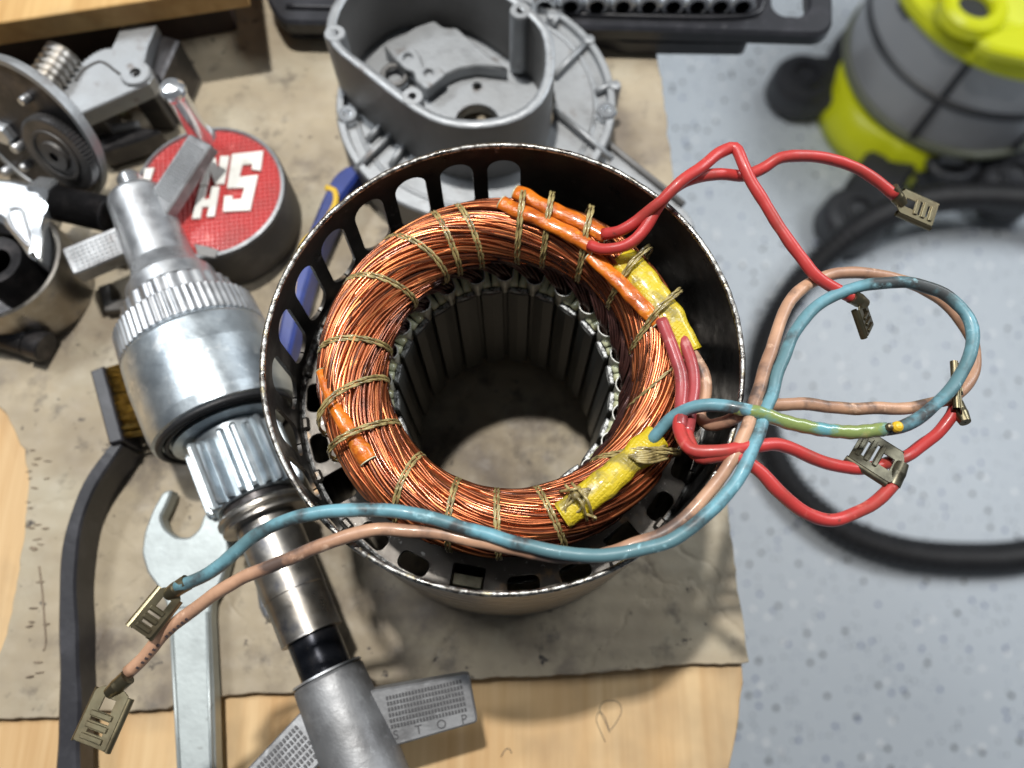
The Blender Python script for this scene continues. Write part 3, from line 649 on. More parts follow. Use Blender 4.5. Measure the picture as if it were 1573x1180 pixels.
# plates seen at different attitudes
terminal(w1, P(1381, 307, 9.0), P(1440, 335, 8.7)-P(1378, 306, 9.0), (.15, -.25, 1), 1.05, .62, 'brass', P(1374, 300, 9.1)-P(1381, 310, 9.0))
terminal(w2, P(1322, 463, 9.2), P(1343, 492, 9.0)-P(1322, 463, 9.2), (.75, -.1, .7), .8, .62, 'brass', P(1315, 459, 9.3)-P(1322, 463, 9.2))
terminal(w4, P(1382, 722, 9.15), P(1340, 672, 9.3)-P(1386, 716, 9.1), (.1, .25, 1), 1.05, .95, 'darkbrass', P(1372, 742, 9.1)-P(1382, 722, 9.15))
terminal(w3, P(1478, 640, 8.8), P(1492, 570, 8.9)-P(1478, 640, 8.8), (.8, -.1, .5), 1.25, .55, 'brass', P(1470, 625, 8.7)-P(1478, 640, 8.8))
terminal(w6, P(266, 908, 8.95), P(222, 958, 8.6)-P(266, 908, 8.9), (.5, -.1, 1), 1.0, .5, 'brass', P(275, 902, 9.0)-P(262, 910, 8.95))
terminal(w5, P(176, 1058, 8.2), P(152, 1138, 7.9)-P(170, 1062, 8.2), (-.15, .1, 1), 1.15, .82, 'brass', P(198, 1033, 8.3)-P(170, 1058, 8.2))
for w_ in (w1, w2, w3, w4, w5, w6): w_['kind'] = 'thing'
#HERE_SHAFT
# ================================================================== GEAR SHAFT ASSEMBLY (left)
AZ = 2.45
A0 = P(197, 272, AZ); B0 = P(556, 1168, AZ); ax = (B0-A0).normalized(); LEN = (B0-A0).length
up = Vector((0, 0, 1)); sd = up.cross(ax).normalized()
gs = thing('gear_shaft', 'silver shaft assembly with zinc drum, toothed pinion and winged end hubs', 'gear shaft', (A0.x, A0.y, 0))
def S(px, py):                                 # distance along the axis for a picture point on it
    q = P(px, py, AZ); return (q-A0).dot(ax)
F0 = frame(A0, sd, ax)
def seg(name, prof, m, n=56, wave=None, sm=True):
    b = MB(); b.lathe(prof, F0, m, n, sm, wave); return b.build(name, gs)
def S2(px, py, r):                             # distance along the axis for a picture point on the upper side of a cylinder of radius r
    return (P(px, py, AZ+r)-A0).dot(ax)
s = {k: S2(*v) for k, v in dict(h0=(203, 273, 1.0), h1=(258, 404, 1.05), f0=(263, 410, 1.85), f1=(277, 441, 1.85), k1=(294, 482, 2.27), d1=(326, 620, 2.1), g1=(374, 752, 1.5), c0=(394, 770, 1.3), s1=(457, 905, .92), s2=(475, 972, .9), b2=(503, 1033, .8), u1=(560, 1190, 1.0)).items()}
seg('hub', [(.02, s['h0']-.1), (.55, s['h0']-.1), (.95, s['h0']), (1.0, s['h0']+.15), (1.0, s['h0']+.6), (1.06, s['h1']-.7), (1.22, s['h1']-.2), (1.45, s['h1']+.1), (1.5, s['h1']+.6)], 'steel')
seg('hub_screw', [(.02, s['h0']-.95), (.38, s['h0']-.95), (.42, s['h0']-.85), (.42, s['h0']-.05)], 'chrome', 20)
seg('fluted_collar', [(.9, s['f0']-.04), (1.66, s['f0']), (1.8, s['f0']+.12), (1.85, s['f1']), (1.8, s['f1']+.2)], 'steel', 160, lambda k, a: 1+(.045*abs(sin(a*13))-.03) if 0 < k < 4 else 1)
seg('knurled_ring', [(1.7, s['f1']-.0), (2.12, s['f1']+.02), (2.24, s['f1']+.12), (2.30, s['k1']-.2), (2.2, s['k1']-.15)], 'steel', 320, lambda k, a: 1+(.012*(1 if sin(a*64) > .2 else -1)) if 0 < k < 4 else 1)
seg('drum', [(2.1, s['k1']-.2), (2.3, s['k1']-.1), (2.34, s['k1']), (2.38, (s['k1']*.7+s['d1']*.3)), (2.34, s['d1']-.4), (2.29, s['d1']-.05), (2.15, s['d1']+.02), (1.2, s['d1']+.02)], 'zinc', 72)
b = MB()
for r_, h_, k in ((2.1, .04, .11), (1.88, .04, .09)):
    b.tube([F0 @ Vector((r_*cos(2*pi*j/56), r_*sin(2*pi*j/56), s['d1']+h_)) for j in range(56)], k, 'rubber', n=8, closed=True)
b.build('o_ring', gs)
seg('washer', [(1.0, s['d1']+.1), (1.74, s['d1']+.1), (1.76, s['d1']+.2), (1.5, s['d1']+.24), (1.0, s['d1']+.24)], 'zinc')
# pinion body and separate teeth
g0, g1 = s['d1']+.25, s['g1']
seg('pinion_core', [(1.2, g0), (1.25, g0+.05), (1.25, g1), (1.2, g1+.05), (.9, g1+.06)], 'zinc')
for k in range(22):
    a = 2*pi*k/22; b = MB(); f = F0 @ Matrix.Rotation(a, 4, 'Z')
    e = random.uniform(0, .35)
    sec = [(-.12, 1.22), (-.08, 1.42), (-.045, 1.5), (.045, 1.5), (.08, 1.42), (.12, 1.22)]
    rows = [[f @ Vector((x, y*(1 if j else .97), h)) for x, y in sec] for j, h in ((0, g0+.05+e), (1, g0+.15+e), (1, g1-.12), (0, g1-.02))]
    b.grid(rows, 'zinc', sm=False, flip=False)
    bb = len(b.v); b.v.extend(rows[-1]); b.face(tuple(range(bb, bb+6)), 0); bb = len(b.v); b.v.extend(rows[0]); b.face(tuple(range(bb, bb+6))[::-1], 0)
    b.build('pinion_tooth', gs)
seg('neck', [(1.1, g1), (1.1, s['c0']-.05)], 'blacksteel')
seg('snap_ring', [(.8, s['c0']-.1), (1.28, s['c0']-.12), (1.34, s['c0']-.04), (1.34, s['c0']+.06), (1.22, s['c0']+.12), (1.2, s['c0']+.16), (1.28, s['c0']+.22), (1.28, s['c0']+.3), (.8, s['c0']+.32)], 'shaft')
seg('shaft', [(.92, s['c0']+.2), (.92, s['s1']-.1), (.895, s['s1']-.08), (.895, s['s2']-.05), (.9, s['s2']), (.6, s['s2'])], 'shaft')
seg('black_journal', [(.73, s['s2']-.1), (.73, s['b2']+.2)], 'blackshaft')
seg('thrust_washer', [(.7, s['b2']-.06), (1.0, s['b2']-.06), (1.02, s['b2']), (.7, s['b2'])], 'steel')
hb = MB(); hb.lathe([(.75, s['b2']+.02), (.96, s['b2']+.02), (1.02, s['b2']+.1), (1.05, s['b2']+1.0), (1.08, s['u1']-.3), (1.06, s['u1']+1.2), (.02, s['u1']+1.25)], F0, 'iron', 56)
hb.build('stop_hub', gs)
# wings
def wing(name, root_px, tip_px, width, zc, thick, m, text=None, nrm=(0, 0, 1), rows_=6, flipv=1, taper=1.0, cols=22, ztip=None):
    r_ = P(*root_px, zc); t_ = P(*tip_px, zc if ztip is None else ztip); L = (t_-r_).length; f = frame(r_, t_-r_, nrm)
    b = MB(); b.prism([(-.3, -width/2), (L, -width/2*taper), (L, width/2*taper), (-.3, width/2)], -thick, 0, m, f, bev=.05, corner=.1)
    w_ = b.build(name, gs); b = MB()
    lo, hi = (-.20, .36) if text else (-.40, .40)
    for i in range(rows_):
        for j in range(cols):
            x = L*.16+(L*.76)*(j+.5)/cols; y = width*(lo+(hi-lo)*(i+.5)/rows_)*flipv
            b.box(f @ Matrix.Translation((x, y, .0)), L*.76/cols*.62, width*(hi-lo)/rows_*.62, .05, 'label' if text or m == 'iron' and nrm[0] > -.2 and nrm[0] <= 0 else 'alu', .008, z0=-.01)
    b.build('knurling', w_, kind='stuff')
    return f, L, w_
f, L, wst = wing('wing', (572, 1108), (727, 1073), 1.62, 2.75, .7, 'iron', text='STOP', nrm=(.05, -.12, 1), rows_=6, cols=24, taper=.80)
def letters(txt, f, size, m, parent, spread, y, x0, depth=.03, name='stamped_letter', z=.012):
    for i, ch in enumerate(txt):
        cu = bpy.data.curves.new('t', 'FONT'); cu.body = ch; cu.size = size*SC; cu.extrude = depth*SC/2; cu.align_x = 'CENTER'; cu.align_y = 'CENTER'
        to = bpy.data.objects.new('t', cu); C.objects.link(to); dg = bpy.context.evaluated_depsgraph_get(); dg.update()
        me = bpy.data.meshes.new_from_object(to.evaluated_get(dg)); bpy.data.objects.remove(to)
        f2 = f @ Matrix.Translation((x0+spread*i, y, z)); off = Vector(parent['base'])
        for v in me.vertices: q = f2 @ (v.co/SC); v.co = (q-off)*SC
        me.materials.clear(); me.materials.append(M[m]); o = bpy.data.objects.new(name, me); C.objects.link(o); o.parent = parent; o['base'] = tuple(off)
letters('STOP', f, .34, 'label', wst, L*.225, -.49, L*.2)
wing('wing', (488, 1120), (400, 1215), 1.4, 2.6, .7, 'iron', nrm=(-.1, .1, 1), rows_=6, cols=14)
wing('wing', (236, 322), (310, 216), 1.08, 3.0, .5, 'iron', nrm=(-.25, -.1, 1), rows_=7, cols=18, ztip=3.5)
wing('wing', (200, 362), (122, 412), 1.05, 2.5, .8, 'iron', nrm=(.1, -.1, 1), rows_=6, cols=10, ztip=1.9)
# ================================================================== TOOLS ON THE LEFT
wr = thing('open_end_wrench', 'pale satin chrome open ended wrench lying on the cardboard with its jaw upward', 'wrench', P(290, 900, 0))
ol = [(263, 752), (250, 755), (234, 783), (221, 818), (217, 850), (226, 880), (243, 903), (254, 925), (262, 960), (268, 1060), (275, 1300), (334, 1300), (328, 1060), (323, 950), (324, 922), (341, 890), (352, 850), (350, 815), (338, 795), (320, 787), (313, 790), (306, 812), (291, 826), (270, 825), (253, 812), (246, 795), (256, 775), (263, 757)]
b = MB(); b.prism(rounded([P(x, y, .75) for x, y in ol], .12, 2), .1, .75, 'wrench', bev=.07); b.build('body', wr)
for x0, x1 in (((262, 940), (281, 1290)), ((318, 940), (328, 1290))):
    b = MB(); b.tube([P(*x0, .76), P(*x1, .76)], .06, 'wrench', n=8); b.build('handle_rib', wr)
b = MB(); b.tube([P(262, 934, .76), P(320, 930, .76)], .03, 'wrench', n=8); b.build('shoulder_line', wr)
# wire brush
br = thing('wire_brush', 'small brass bristle brush with a long bent black handle, left of the wrench', 'wire brush', P(120, 900, 0))
cl = [(112, 1240, .9, .75), (113, 1165, .9, .75), (116, 1080, 1.0, .72), (114, 980, 1.1, .68), (113, 880, 1.2, .66), (122, 810, 1.3, .62), (146, 745, 1.4, .56), (178, 697, 1.5, .5), (190, 680, 1.5, .5)]
pp = spline([P(x-10, y, h) for x, y, h, w_ in cl], .3); b = MB(); rows = []
for i, p in enumerate(pp):
    t = (pp[min(i+1, len(pp)-1)]-pp[max(i-1, 0)]); t.z = 0; t.normalize(); x = Vector((-t.y, t.x, 0)); u = i/(len(pp)-1); hwid = (.36*(1-u)+.2*u)*(1+.05*sin(i*.9)); h = p.z
    q = Vector((p.x, p.y, 0))
    rows.append([q+x*hwid*c_+Vector((0, 0, z_)) for c_, z_ in ((-1, .05), (-1, h-.08), (-.75, h), (.75, h), (1, h-.08), (1, .05))])
b.grid(rows, 'handle', False, True, sm=False)
b.v.extend(rows[0]); n0 = len(b.v); b.face(tuple(range(n0-6, n0)), 0); b.v.extend(rows[-1]); n0 = len(b.v); b.face(tuple(range(n0-6, n0))[::-1], 0)
b.build('handle', br)
b = MB(); b.prism([P(138, 570, 1.7), P(158, 562, 1.7), P(189, 676, 1.7), P(167, 682, 1.7)], .25, 1.7, 'handle', bev=.05); b.build('brush_block', br)
b = MB()
for k in range(900):
    u, v = random.random(), random.random(); p0 = P(160+28*u, 566+108*u, .2+1.3*v); e = random.uniform(.75, 1.1)
    d = Vector((1, .2, 0)).normalized(); q = p0+d*e+Vector((random.uniform(-.08, .08), random.uniform(-.12, .12), random.uniform(-.1, .1)))
    b.tube([p0, q], .018, 'bristle', n=3, caps=False, sm=False)
b.build('bristles', br, kind='stuff')
# thin rod under the shaft
pr = thing('steel_punch', 'thin steel rod on the cardboard half under the shaft', 'punch', P(400, 900, 0))
b = MB(); f = frame(P(398, 835, .3), (0, 0, 1), P(415, 950, .3)-P(398, 835, .3)); Lr = (P(415, 950, .3)-P(398, 835, .3)).length
b.lathe([(.02, -.3), (.28, -.3), (.28, Lr-.4), (.2, Lr-.1), (.12, Lr), (.02, Lr)], f, 'steel', 24); b.build('rod', pr)
# blue handle
bh = thing('blue_tool_handle', 'blue plastic tool handle edged in yellow, tucked behind the motor housing', 'tool handle', P(490, 400, 0))
pg = [(536, 250), (512, 268), (494, 305), (476, 350), (456, 400), (436, 460), (424, 520), (418, 580), (434, 600), (446, 540), (462, 470), (484, 395), (524, 305), (556, 262)]
b = MB(); b.prism(rounded([P(x, y, 1.3) for x, y in pg], .3, 3), .15, 1.3, 'bluegrip', bev=.12); b.build('grip', bh)
b = MB(); b.tube(spline([P(x, y, 1.3) for x, y in [(500, 288), (513, 292), (516, 308), (503, 335), (486, 357), (470, 368), (458, 400), (450, 440), (448, 480)]], .15), .11, 'yellowgrip', n=10, flat=((0, 0, 1), .5)); b.build('stripe', bh)
# emblem disc
ec = P(320, 292, 2.3); er = abs(P(438, 292, 2.3).x-P(205, 292, 2.3).x)/2
em = thing('emblem_cap', 'round red emblem cap with raised white letters under the winged hub', 'end cap', (ec.x, ec.y, 0))
b = MB(); T = Matrix.Translation((ec.x, ec.y, 0)); b.lathe([(er-.1, 0), (er+.03, .1), (er+.03, 2.15), (er-.02, 2.28), (er-.13, 2.32), (er-.16, 2.22)], T, ['darkgrey', 'darkgrey', 'darkgrey', 'alu', 'alu'], 72); b.build('body', em)
b = MB(); b.lathe([(.01, 2.22), (er-.15, 2.22)], T, 'emblem', 72, False); b.v = [v for v in b.v]; b.build('face', em)
b = MB()
rr_ = er-.2
n = int(rr_/.17)
for i in range(-n, n+1):                       # crossed relief lines of the background
    y = i*.17; h = sqrt(max(rr_*rr_-y*y, 0)); 
    if h < .3: continue
    c_, s_ = cos(.14), sin(.14)
    for a_, q_ in ((c_, s_), (-s_, c_)):
        p0 = Vector((ec.x+(-h)*a_-y*q_, ec.y+(-h)*q_+y*a_, 2.225)); p1 = Vector((ec.x+h*a_-y*q_, ec.y+h*q_+y*a_, 2.225)); b.tube([p0, p1], .03, 'emblem', n=4, caps=False, sm=False)
b.build('crosshatch', em, kind='stuff')
def glyph(pts, name='letter', m='letter', z=2.22, h=.12):
    b = MB(); b.prism([P(x, y, z+h) for x, y in pts], z, z+h, m, bev=.02); return b.build(name, em)
glyph([(356, 236), (404, 231), (400, 262), (386, 260), (387, 252), (372, 253), (367, 271), (396, 268), (384, 323), (342, 325), (344, 300), (357, 300), (356, 306), (370, 305), (375, 288), (348, 289)])
glyph([(322, 240), (330, 240), (335, 262), (338, 239), (352, 239), (344, 282), (330, 283), (322, 262), (318, 284), (306, 285)])
glyph([(306, 287), (317, 286), (313, 306), (321, 305), (325, 286), (337, 286), (329, 332), (317, 333), (320, 317), (310, 318), (307, 335), (294, 336)])
glyph([(222, 258), (237, 257), (232, 272), (229, 288), (216, 288)])
glyph([(298, 374), (318, 378), (336, 384), (330, 396), (304, 392)], 'badge', 'alud')
b = MB(); b.lathe([(.02, 2.4), (.42, 2.4), (.5, 2.2)], Matrix.Translation(P(310, 208, 2.3)*1-Vector((0, 0, 2.3))), 'alu', 24); b.build('boss', em)
pn = P(312, 216, 2.3)
pnt = thing('polished_pin', 'upright polished steel pin standing in the top of the red emblem cap', 'pin', (pn.x, pn.y, 2.25))
b = MB(); T = Matrix.Translation((pn.x, pn.y, 0)); b.lathe([(.36, 2.25), (.36, 4.7), (.4, 4.75), (.44, 4.9), (.42, 5.05), (.3, 5.2), (.02, 5.27)], T, 'chrome', 32); b.build('rod', pnt)
#HERE_TOPLEFT
# ================================================================== TOP LEFT MACHINE PARTS
bd = thing('pine_board', 'sawn pine board across the upper left corner', 'board', P(100, 0, 4.2))
q0, q1 = P(-60, 44, 4.0), P(372, -22, 4.0)
b = MB(); d = (q1-q0).normalized(); nn = Vector((-d.y, d.x, 0)); b.prism([q0-d*6, q1, q1+nn*9, q0-d*6+nn*9], 3.0, 4.0, 'pine', bev=.05); b.build('plank', bd)
bk = thing('dark_wood_block', 'dark brown block under the pine board', 'wood block', P(200, 80, 0))
q0, q1 = P(-60, 128, 0), P(366, 47, 0)
d = (q1-q0).normalized(); nn = Vector((-d.y, d.x, 0)); b = MB(); b.prism([q0-d*6, q1, q1+nn*7, q0-d*6+nn*7], 0, 2.9, 'darkwood', bev=.06); b.build('block', bk)
# cast bracket
bz = 2.9
cbk = thing('cast_bracket', 'light grey cast metal bracket with toothed quadrant and pivot hole', 'bracket', P(150, 130, 0))
ol = [(188, 34), (240, 38), (226, 70), (220, 98), (231, 104), (235, 116), (228, 128), (180, 150), (116, 178), (84, 155), (58, 132), (96, 129)]
arc = []
for k in range(25):
    t = k/24; x = 98+(170-98)*t; y = 126-52*sin(t*pi/2); e = 2.2 if k % 2 else 0; arc.append((x-e*.7, y-e))
b = MB(); b.prism([P(x, y, bz) for x, y in ol+arc+[(176, 62)]], bz-.75, bz, 'alu', bev=.05, holes=[[(p[0], p[1]) for p in circle(P(210, 115, bz), .16, 16)]]); b.build('plate', cbk)
b = MB(); b.lathe([(.2, bz+.12), (.5, bz+.12), (.56, bz+.02), (.56, bz-.3)], Matrix.Translation(P(210, 115, bz)-Vector((0, 0, bz))), 'alu', 28); b.build('pivot_boss', cbk)
b = MB(); b.tube(spline([P(x, y, bz+.01) for x, y in [(116, 125), (128, 108), (146, 97), (156, 95), (184, 114)]], .15), .05, 'darkgrey', n=6); b.build('groove', cbk)
b = MB()
for o_, hgt in (((135, 165), 2.85), ((215, 125), 2.85)): 
    q = P(*o_, bz); b.box(frame((q.x-.3, q.y+.5, 0)), .9, .9, hgt-.72, 'darkgrey', .08, 0)
b.build('support_leg', cbk)
b = MB(); b.prism([P(240, 38, bz-.1), P(268, 48, bz-.1), (P(240, 110, bz-.1)), P(222, 100, bz-.1)], .1, bz-.5, 'blacksteel', bev=.1); b.build('side_web', cbk)
wm = thing('worm_screw', 'short steel worm screw engaging the bracket quadrant', 'worm screw', P(80, 110, 0))
w0, w1_ = P(66, 134, 3.2), P(98, 84, 3.2); f = frame(w0, (0, 0, 1), w1_-w0); L = (w1_-w0).length
b = MB(); b.lathe([(.02, 0)]+[(.52+.10*(1 if (k//2) % 2 else 0), L*k/22) for k in range(23)]+[(.02, L)], f, 'shaft', 28); b.build('thread', wm)
b = MB(); b.box(frame((w0.x+.3, w0.y+.3, 0)), .8, .8, 2.7, 'darkgrey', .05, 0); b.build('support', wm)
# black plate with gear
pc = P(60, 240, 2.4); nrm = Vector((-.36, -.86, .36)).normalized(); fp = frame(pc, (.8, -.35, 0), nrm)
def onp(px, py, h=0.0):                        # picture point on the tilted plate, in plate coordinates
    u = (px-786.5)/FPX; v = (590-py)/FPX; dr = Vector((u, v*cos(TILT)+sin(TILT), v*sin(TILT)-cos(TILT))); o_ = Vector((0, 0, CAMZ))
    t = ((pc+nrm*h-o_).dot(nrm))/dr.dot(nrm); q = o_+dr*t; return fp.inverted() @ q
bp = thing('gear_plate', 'blackened round plate with a toothed gear wheel at the left edge', 'gearbox plate', (pc.x, pc.y, 0))
c_ = onp(0, 300); e1 = onp(108, 172); e2 = onp(156, 278); e3 = onp(0, 92)
def circ3(a, b_, c):
    ax_, ay, bx_, by, cx_, cy = a.x, a.y, b_.x, b_.y, c.x, c.y; d = 2*(ax_*(by-cy)+bx_*(cy-ay)+cx_*(ay-by))
    ux = ((ax_**2+ay**2)*(by-cy)+(bx_**2+by**2)*(cy-ay)+(cx_**2+cy**2)*(ay-by))/d; uy = ((ax_**2+ay**2)*(cx_-bx_)+(bx_**2+by**2)*(ax_-cx_)+(cx_**2+cy**2)*(bx_-ax_))/d
    return Vector((ux, uy)), (Vector((ax_, ay))-Vector((ux, uy))).length
cc, cr = circ3(e1, e2, e3)
b = MB(); b.prism([p for p in circle(cc, cr, 120)], -.35, 0, 'blacksteel', fp, bev=.04, side='alu'); b.build('plate', bp)
b = MB(); b.lathe([(cr-.16, .0), (cr-.14, .06), (cr+.04, .06), (cr+.05, -.1)], fp @ Matrix.Translation((cc.x, cc.y, 0)), 'alu', 80); b.build('plate_edge', bp)
gc = onp(93, 234, .3); gr = (onp(40, 192, .3)-onp(150, 278, .3)).length/2
b = MB(); out = []
for k in range(120): out.append((gc.x+(gr if k % 2 else gr-.1)*cos(2*pi*(k+(.3 if k % 2 else 0))/120), gc.y+(gr if k % 2 else gr-.1)*sin(2*pi*(k+(.3 if k % 2 else 0))/120)))
b.prism(out, .12, .5, 'gearsteel', fp, bev=.03, holes=[circle(gc, .16, 14)]); g_ = b.build('gear_wheel', bp)
b = MB(); b.lathe([(.17, .62), (.5, .62), (.55, .5)], fp @ Matrix.Translation((gc.x, gc.y, 0)), 'darkgrey', 30)
b.lathe([(gr*.58, .51), (gr*.6, .56), (gr*.66, .56), (gr*.68, .51)], fp @ Matrix.Translation((gc.x, gc.y, 0)), 'darkgrey', 50); b.build('gear_hub', g_)
for x, y, r_ in ((40, 152, .16), (8, 205, .42), (28, 225, .2), (12, 262, .18), (40, 255, .16)):
    q = onp(x, y, .1); b = MB(); b.lathe([(.02, .34), (r_*.8, .32), (r_, .2), (r_, 0)], fp @ Matrix.Translation((q.x, q.y, 0)), 'steel', 6 if r_ > .3 else 16, r_ < .3); b.build('screw', bp)
b = MB(); b.box(frame((pc.x-2.6, pc.y+1.9, 0)), 3, 1.6, 1.6, 'darkgrey', .1, 0); b.build('foot_casting', bp)
# chrome yoke, strap ring, rods
yk = thing('chrome_clamp', 'bright chrome clamp yoke with a blue tinted bolt at the left edge', 'clamp', P(30, 330, 0))
b = MB(); yl = [(-40, 268), (20, 272), (60, 283), (70, 296), (66, 318), (56, 335), (58, 365), (54, 398), (40, 392), (22, 365), (-4, 335), (-40, 330)]
b.prism(rounded([P(x, y, 3.0) for x, y in yl], .25, 3), 1.6, 3.0, 'chrome', bev=.22, sm=True); b.build('yoke', yk)
b = MB(); b.tube(spline([P(x, y, 3.03) for x, y in [(14, 322), (30, 320), (40, 345), (46, 378), (30, 362), (14, 340)]], .15, True), .06, 'steel', n=8, closed=True); b.build('raised_pad', yk)
f = frame(P(56, 302, 2.4), (0, 0, 1), P(96, 308, 2.4)-P(56, 302, 2.4)); L = (P(88, 308, 2.4)-P(56, 302, 2.4)).length
b = MB(); b.lathe([(.02, 0), (.62, 0), (.7, .1), (.7, L-.1), (.6, L), (.02, L)], f, 'chrome', 6, False); b.build('bolt', yk)
tr = thing('threaded_rod', 'black threaded rod running from the clamp to the silver hub', 'threaded rod', P(120, 320, 0))
f = frame(P(90, 312, 2.3), (0, 0, 1), P(168, 330, 2.3)-P(90, 312, 2.3)); L = (P(168, 330, 2.3)-P(90, 312, 2.3)).length
b = MB(); b.lathe([(.02, 0)]+[(.54+(.09 if k % 2 else 0), L*k/60) for k in range(61)]+[(.02, L)], f, 'blacksteel', 28); b.build('rod', tr)
sr = thing('strap_ring', 'dull steel band ring standing on the cardboard at the left edge', 'steel ring', P(-10, 400, 0))
q = P(-12, 398, 2.4); T = Matrix.Translation((q.x, q.y, 0)); R_ = 2.25
b = MB(); b.lathe([(R_-.15, .05), (R_, .05), (R_, 2.35), (R_-.08, 2.4), (R_-.15, 2.35), (R_-.15, .05)], T, 'shaft', 72); b.build('band', sr)
b = MB(); b.lathe([(.02, .5), (R_-.2, .5)], T, 'blacksteel', 48); b.lathe([(.5, 2.2), (.9, 2.3), (1.0, .5)], T, 'blacksteel', 30); b.build('inner_disc', sr)
rd = thing('black_rod', 'short black knurled rod lying on the cardboard at the left edge', 'rod', P(20, 520, 0))
f = frame(P(-40, 498, .6), (0, 0, 1), P(72, 534, .6)-P(-40, 498, .6)); L = (P(72, 534, .6)-P(-40, 498, .6)).length
b = MB(); b.lathe([(.02, 0)]+[(.5+(.03 if k % 2 else 0), (L-.7)*k/40) for k in range(41)]+[(.42, L-.65), (.42, L-.6), (.55, L-.55), (.55, L-.05), (.48, L), (.02, L)], f, 'blacksteel', 24); b.build('rod', rd)
b = MB(); b.prism([P(150, 440, .5), P(168, 434, .5), P(172, 460, .5), P(200, 458, .5), P(198, 475, .5), P(160, 478, .5)], .0, .5, 'darkgrey', bev=.04)
o = b.build('steel_spacer'); tag(o, 'small dark steel spacer peeking out under the lower left wing', 'spacer')
b = MB(); pp = [P(130, 172, .3), P(150, 168, .3), P(168, 166, .3), P(190, 172, .3)]; b.tube(spline(pp, .15), [.1+.1*sin(pi*i/12) for i in range(len(spline(pp, .15)))], 'cuff', n=8)
o = b.build('metal_sliver'); tag(o, 'pale sliver on the cardboard beneath the grey bracket', 'sliver')
b = MB(); b.prism(rounded([P(x, y, 1.2) for x, y in [(118, 185), (200, 190), (250, 200), (215, 215), (150, 235), (128, 215)]], .2, 2), .2, 1.2, 'blacksteel', bev=.1); b.tube(spline([P(130, 205, 1.25), (P(165, 200, 1.3)), P(215, 192, 1.2)], .2), .18, 'alud', n=8)
o = b.build('black_lever'); tag(o, 'blackened lever lying between the gear plate and the emblem cap', 'lever')
#HERE_HOUSING
# ================================================================== CAST HOUSING (top centre)
HZ = 4.6; FZ = 1.9
fc = P(731, 150, FZ)
ch = thing('cast_gear_housing', 'large grey cast aluminium housing with D shaped open mouth and round ribbed flange', 'gear housing', (fc.x, fc.y, 0))
FR = 5.25
rim = [(500, 44), (510, 70), (560, 112), (612, 153), (660, 183), (705, 195), (755, 194), (800, 182), (832, 158), (850, 120), (853, 80), (846, 45), (826, 20), (790, -10), (700, -60), (590, -60), (530, -20), (508, 10)]
rimw = spline([P(x, y, HZ) for x, y in rim], .5, True); rc = sum(rimw, Vector())/len(rimw)
inn = [p+(rc-p).normalized()*.36 for p in rimw]
b = MB()
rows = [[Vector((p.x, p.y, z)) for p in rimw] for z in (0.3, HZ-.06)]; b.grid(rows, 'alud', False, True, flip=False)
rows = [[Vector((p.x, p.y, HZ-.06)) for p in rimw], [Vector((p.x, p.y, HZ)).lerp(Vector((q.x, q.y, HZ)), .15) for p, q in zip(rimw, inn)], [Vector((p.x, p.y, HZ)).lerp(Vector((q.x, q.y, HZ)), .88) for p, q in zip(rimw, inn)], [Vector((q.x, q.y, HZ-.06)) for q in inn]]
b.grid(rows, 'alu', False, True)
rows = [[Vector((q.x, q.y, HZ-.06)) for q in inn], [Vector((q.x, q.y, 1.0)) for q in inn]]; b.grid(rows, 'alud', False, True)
b.build('shell', ch)
# inner floor with bearing hole and small holes
FZ2 = 1.7
fh = [circle(P(733, 188, FZ2), .82, 28), circle(P(733, 132, FZ2), .17, 12)]
b = MB(); b.prism([(q.x, q.y) for q in inn], FZ2-.5, FZ2, 'alu', holes=fh, bev=.03); b.build('inner_floor', ch)
b = MB(); b.prism(rounded([P(x, y, 2.3) for x, y in [(588, 70), (640, 40), (667, 31), (681, 42), (702, 42), (722, 61), (754, 88), (782, 106), (734, 100), (705, 105), (687, 113), (655, 139), (640, 129), (637, 117), (629, 108), (608, 94)]], .12, 2), FZ2, 2.3, 'alu', bev=.06); b.build('cast_web', ch)
b = MB(); b.prism(rounded([P(x, y, 2.45) for x, y in [(606, 90), (618, 78), (634, 72), (645, 84), (650, 104), (676, 104), (686, 114), (655, 138), (638, 124), (636, 110), (622, 106)]], .12, 2), 2.3, 2.45, 'alu', bev=.04, holes=[circle(P(626, 87, 2.45), .17, 12), circle(P(658, 112, 2.45), .17, 12)]); b.build('slotted_plate', ch)
b = MB(); b.tube([P(606, 116, 2.0)+Vector((.45*cos(2*pi*k/20), .45*sin(2*pi*k/20), 0)) for k in range(20)], .12, 'alud', n=8, closed=True); b.build('inner_boss', ch)
for x, y in ((514, 51), (633, 148), (799, 16)):
    q = P(x, y, HZ); b = MB(); b.lathe([(.14, HZ-.4), (.14, HZ+.012), (.34, HZ+.012), (.38, HZ-.05), (.38, 1.9)], Matrix.Translation((q.x, q.y, 0)), 'alu', 24); b.lathe([(.01, HZ-.35), (.14, HZ-.35)], Matrix.Translation((q.x, q.y, 0)), 'darkgrey', 16); b.build('screw_boss', ch)
b = MB(); b.box(frame(P(806, 62, 3.1), (1, 0, 0)), .3, .6, 2.8, 'alud', .12); b.build('inner_pillar', ch)
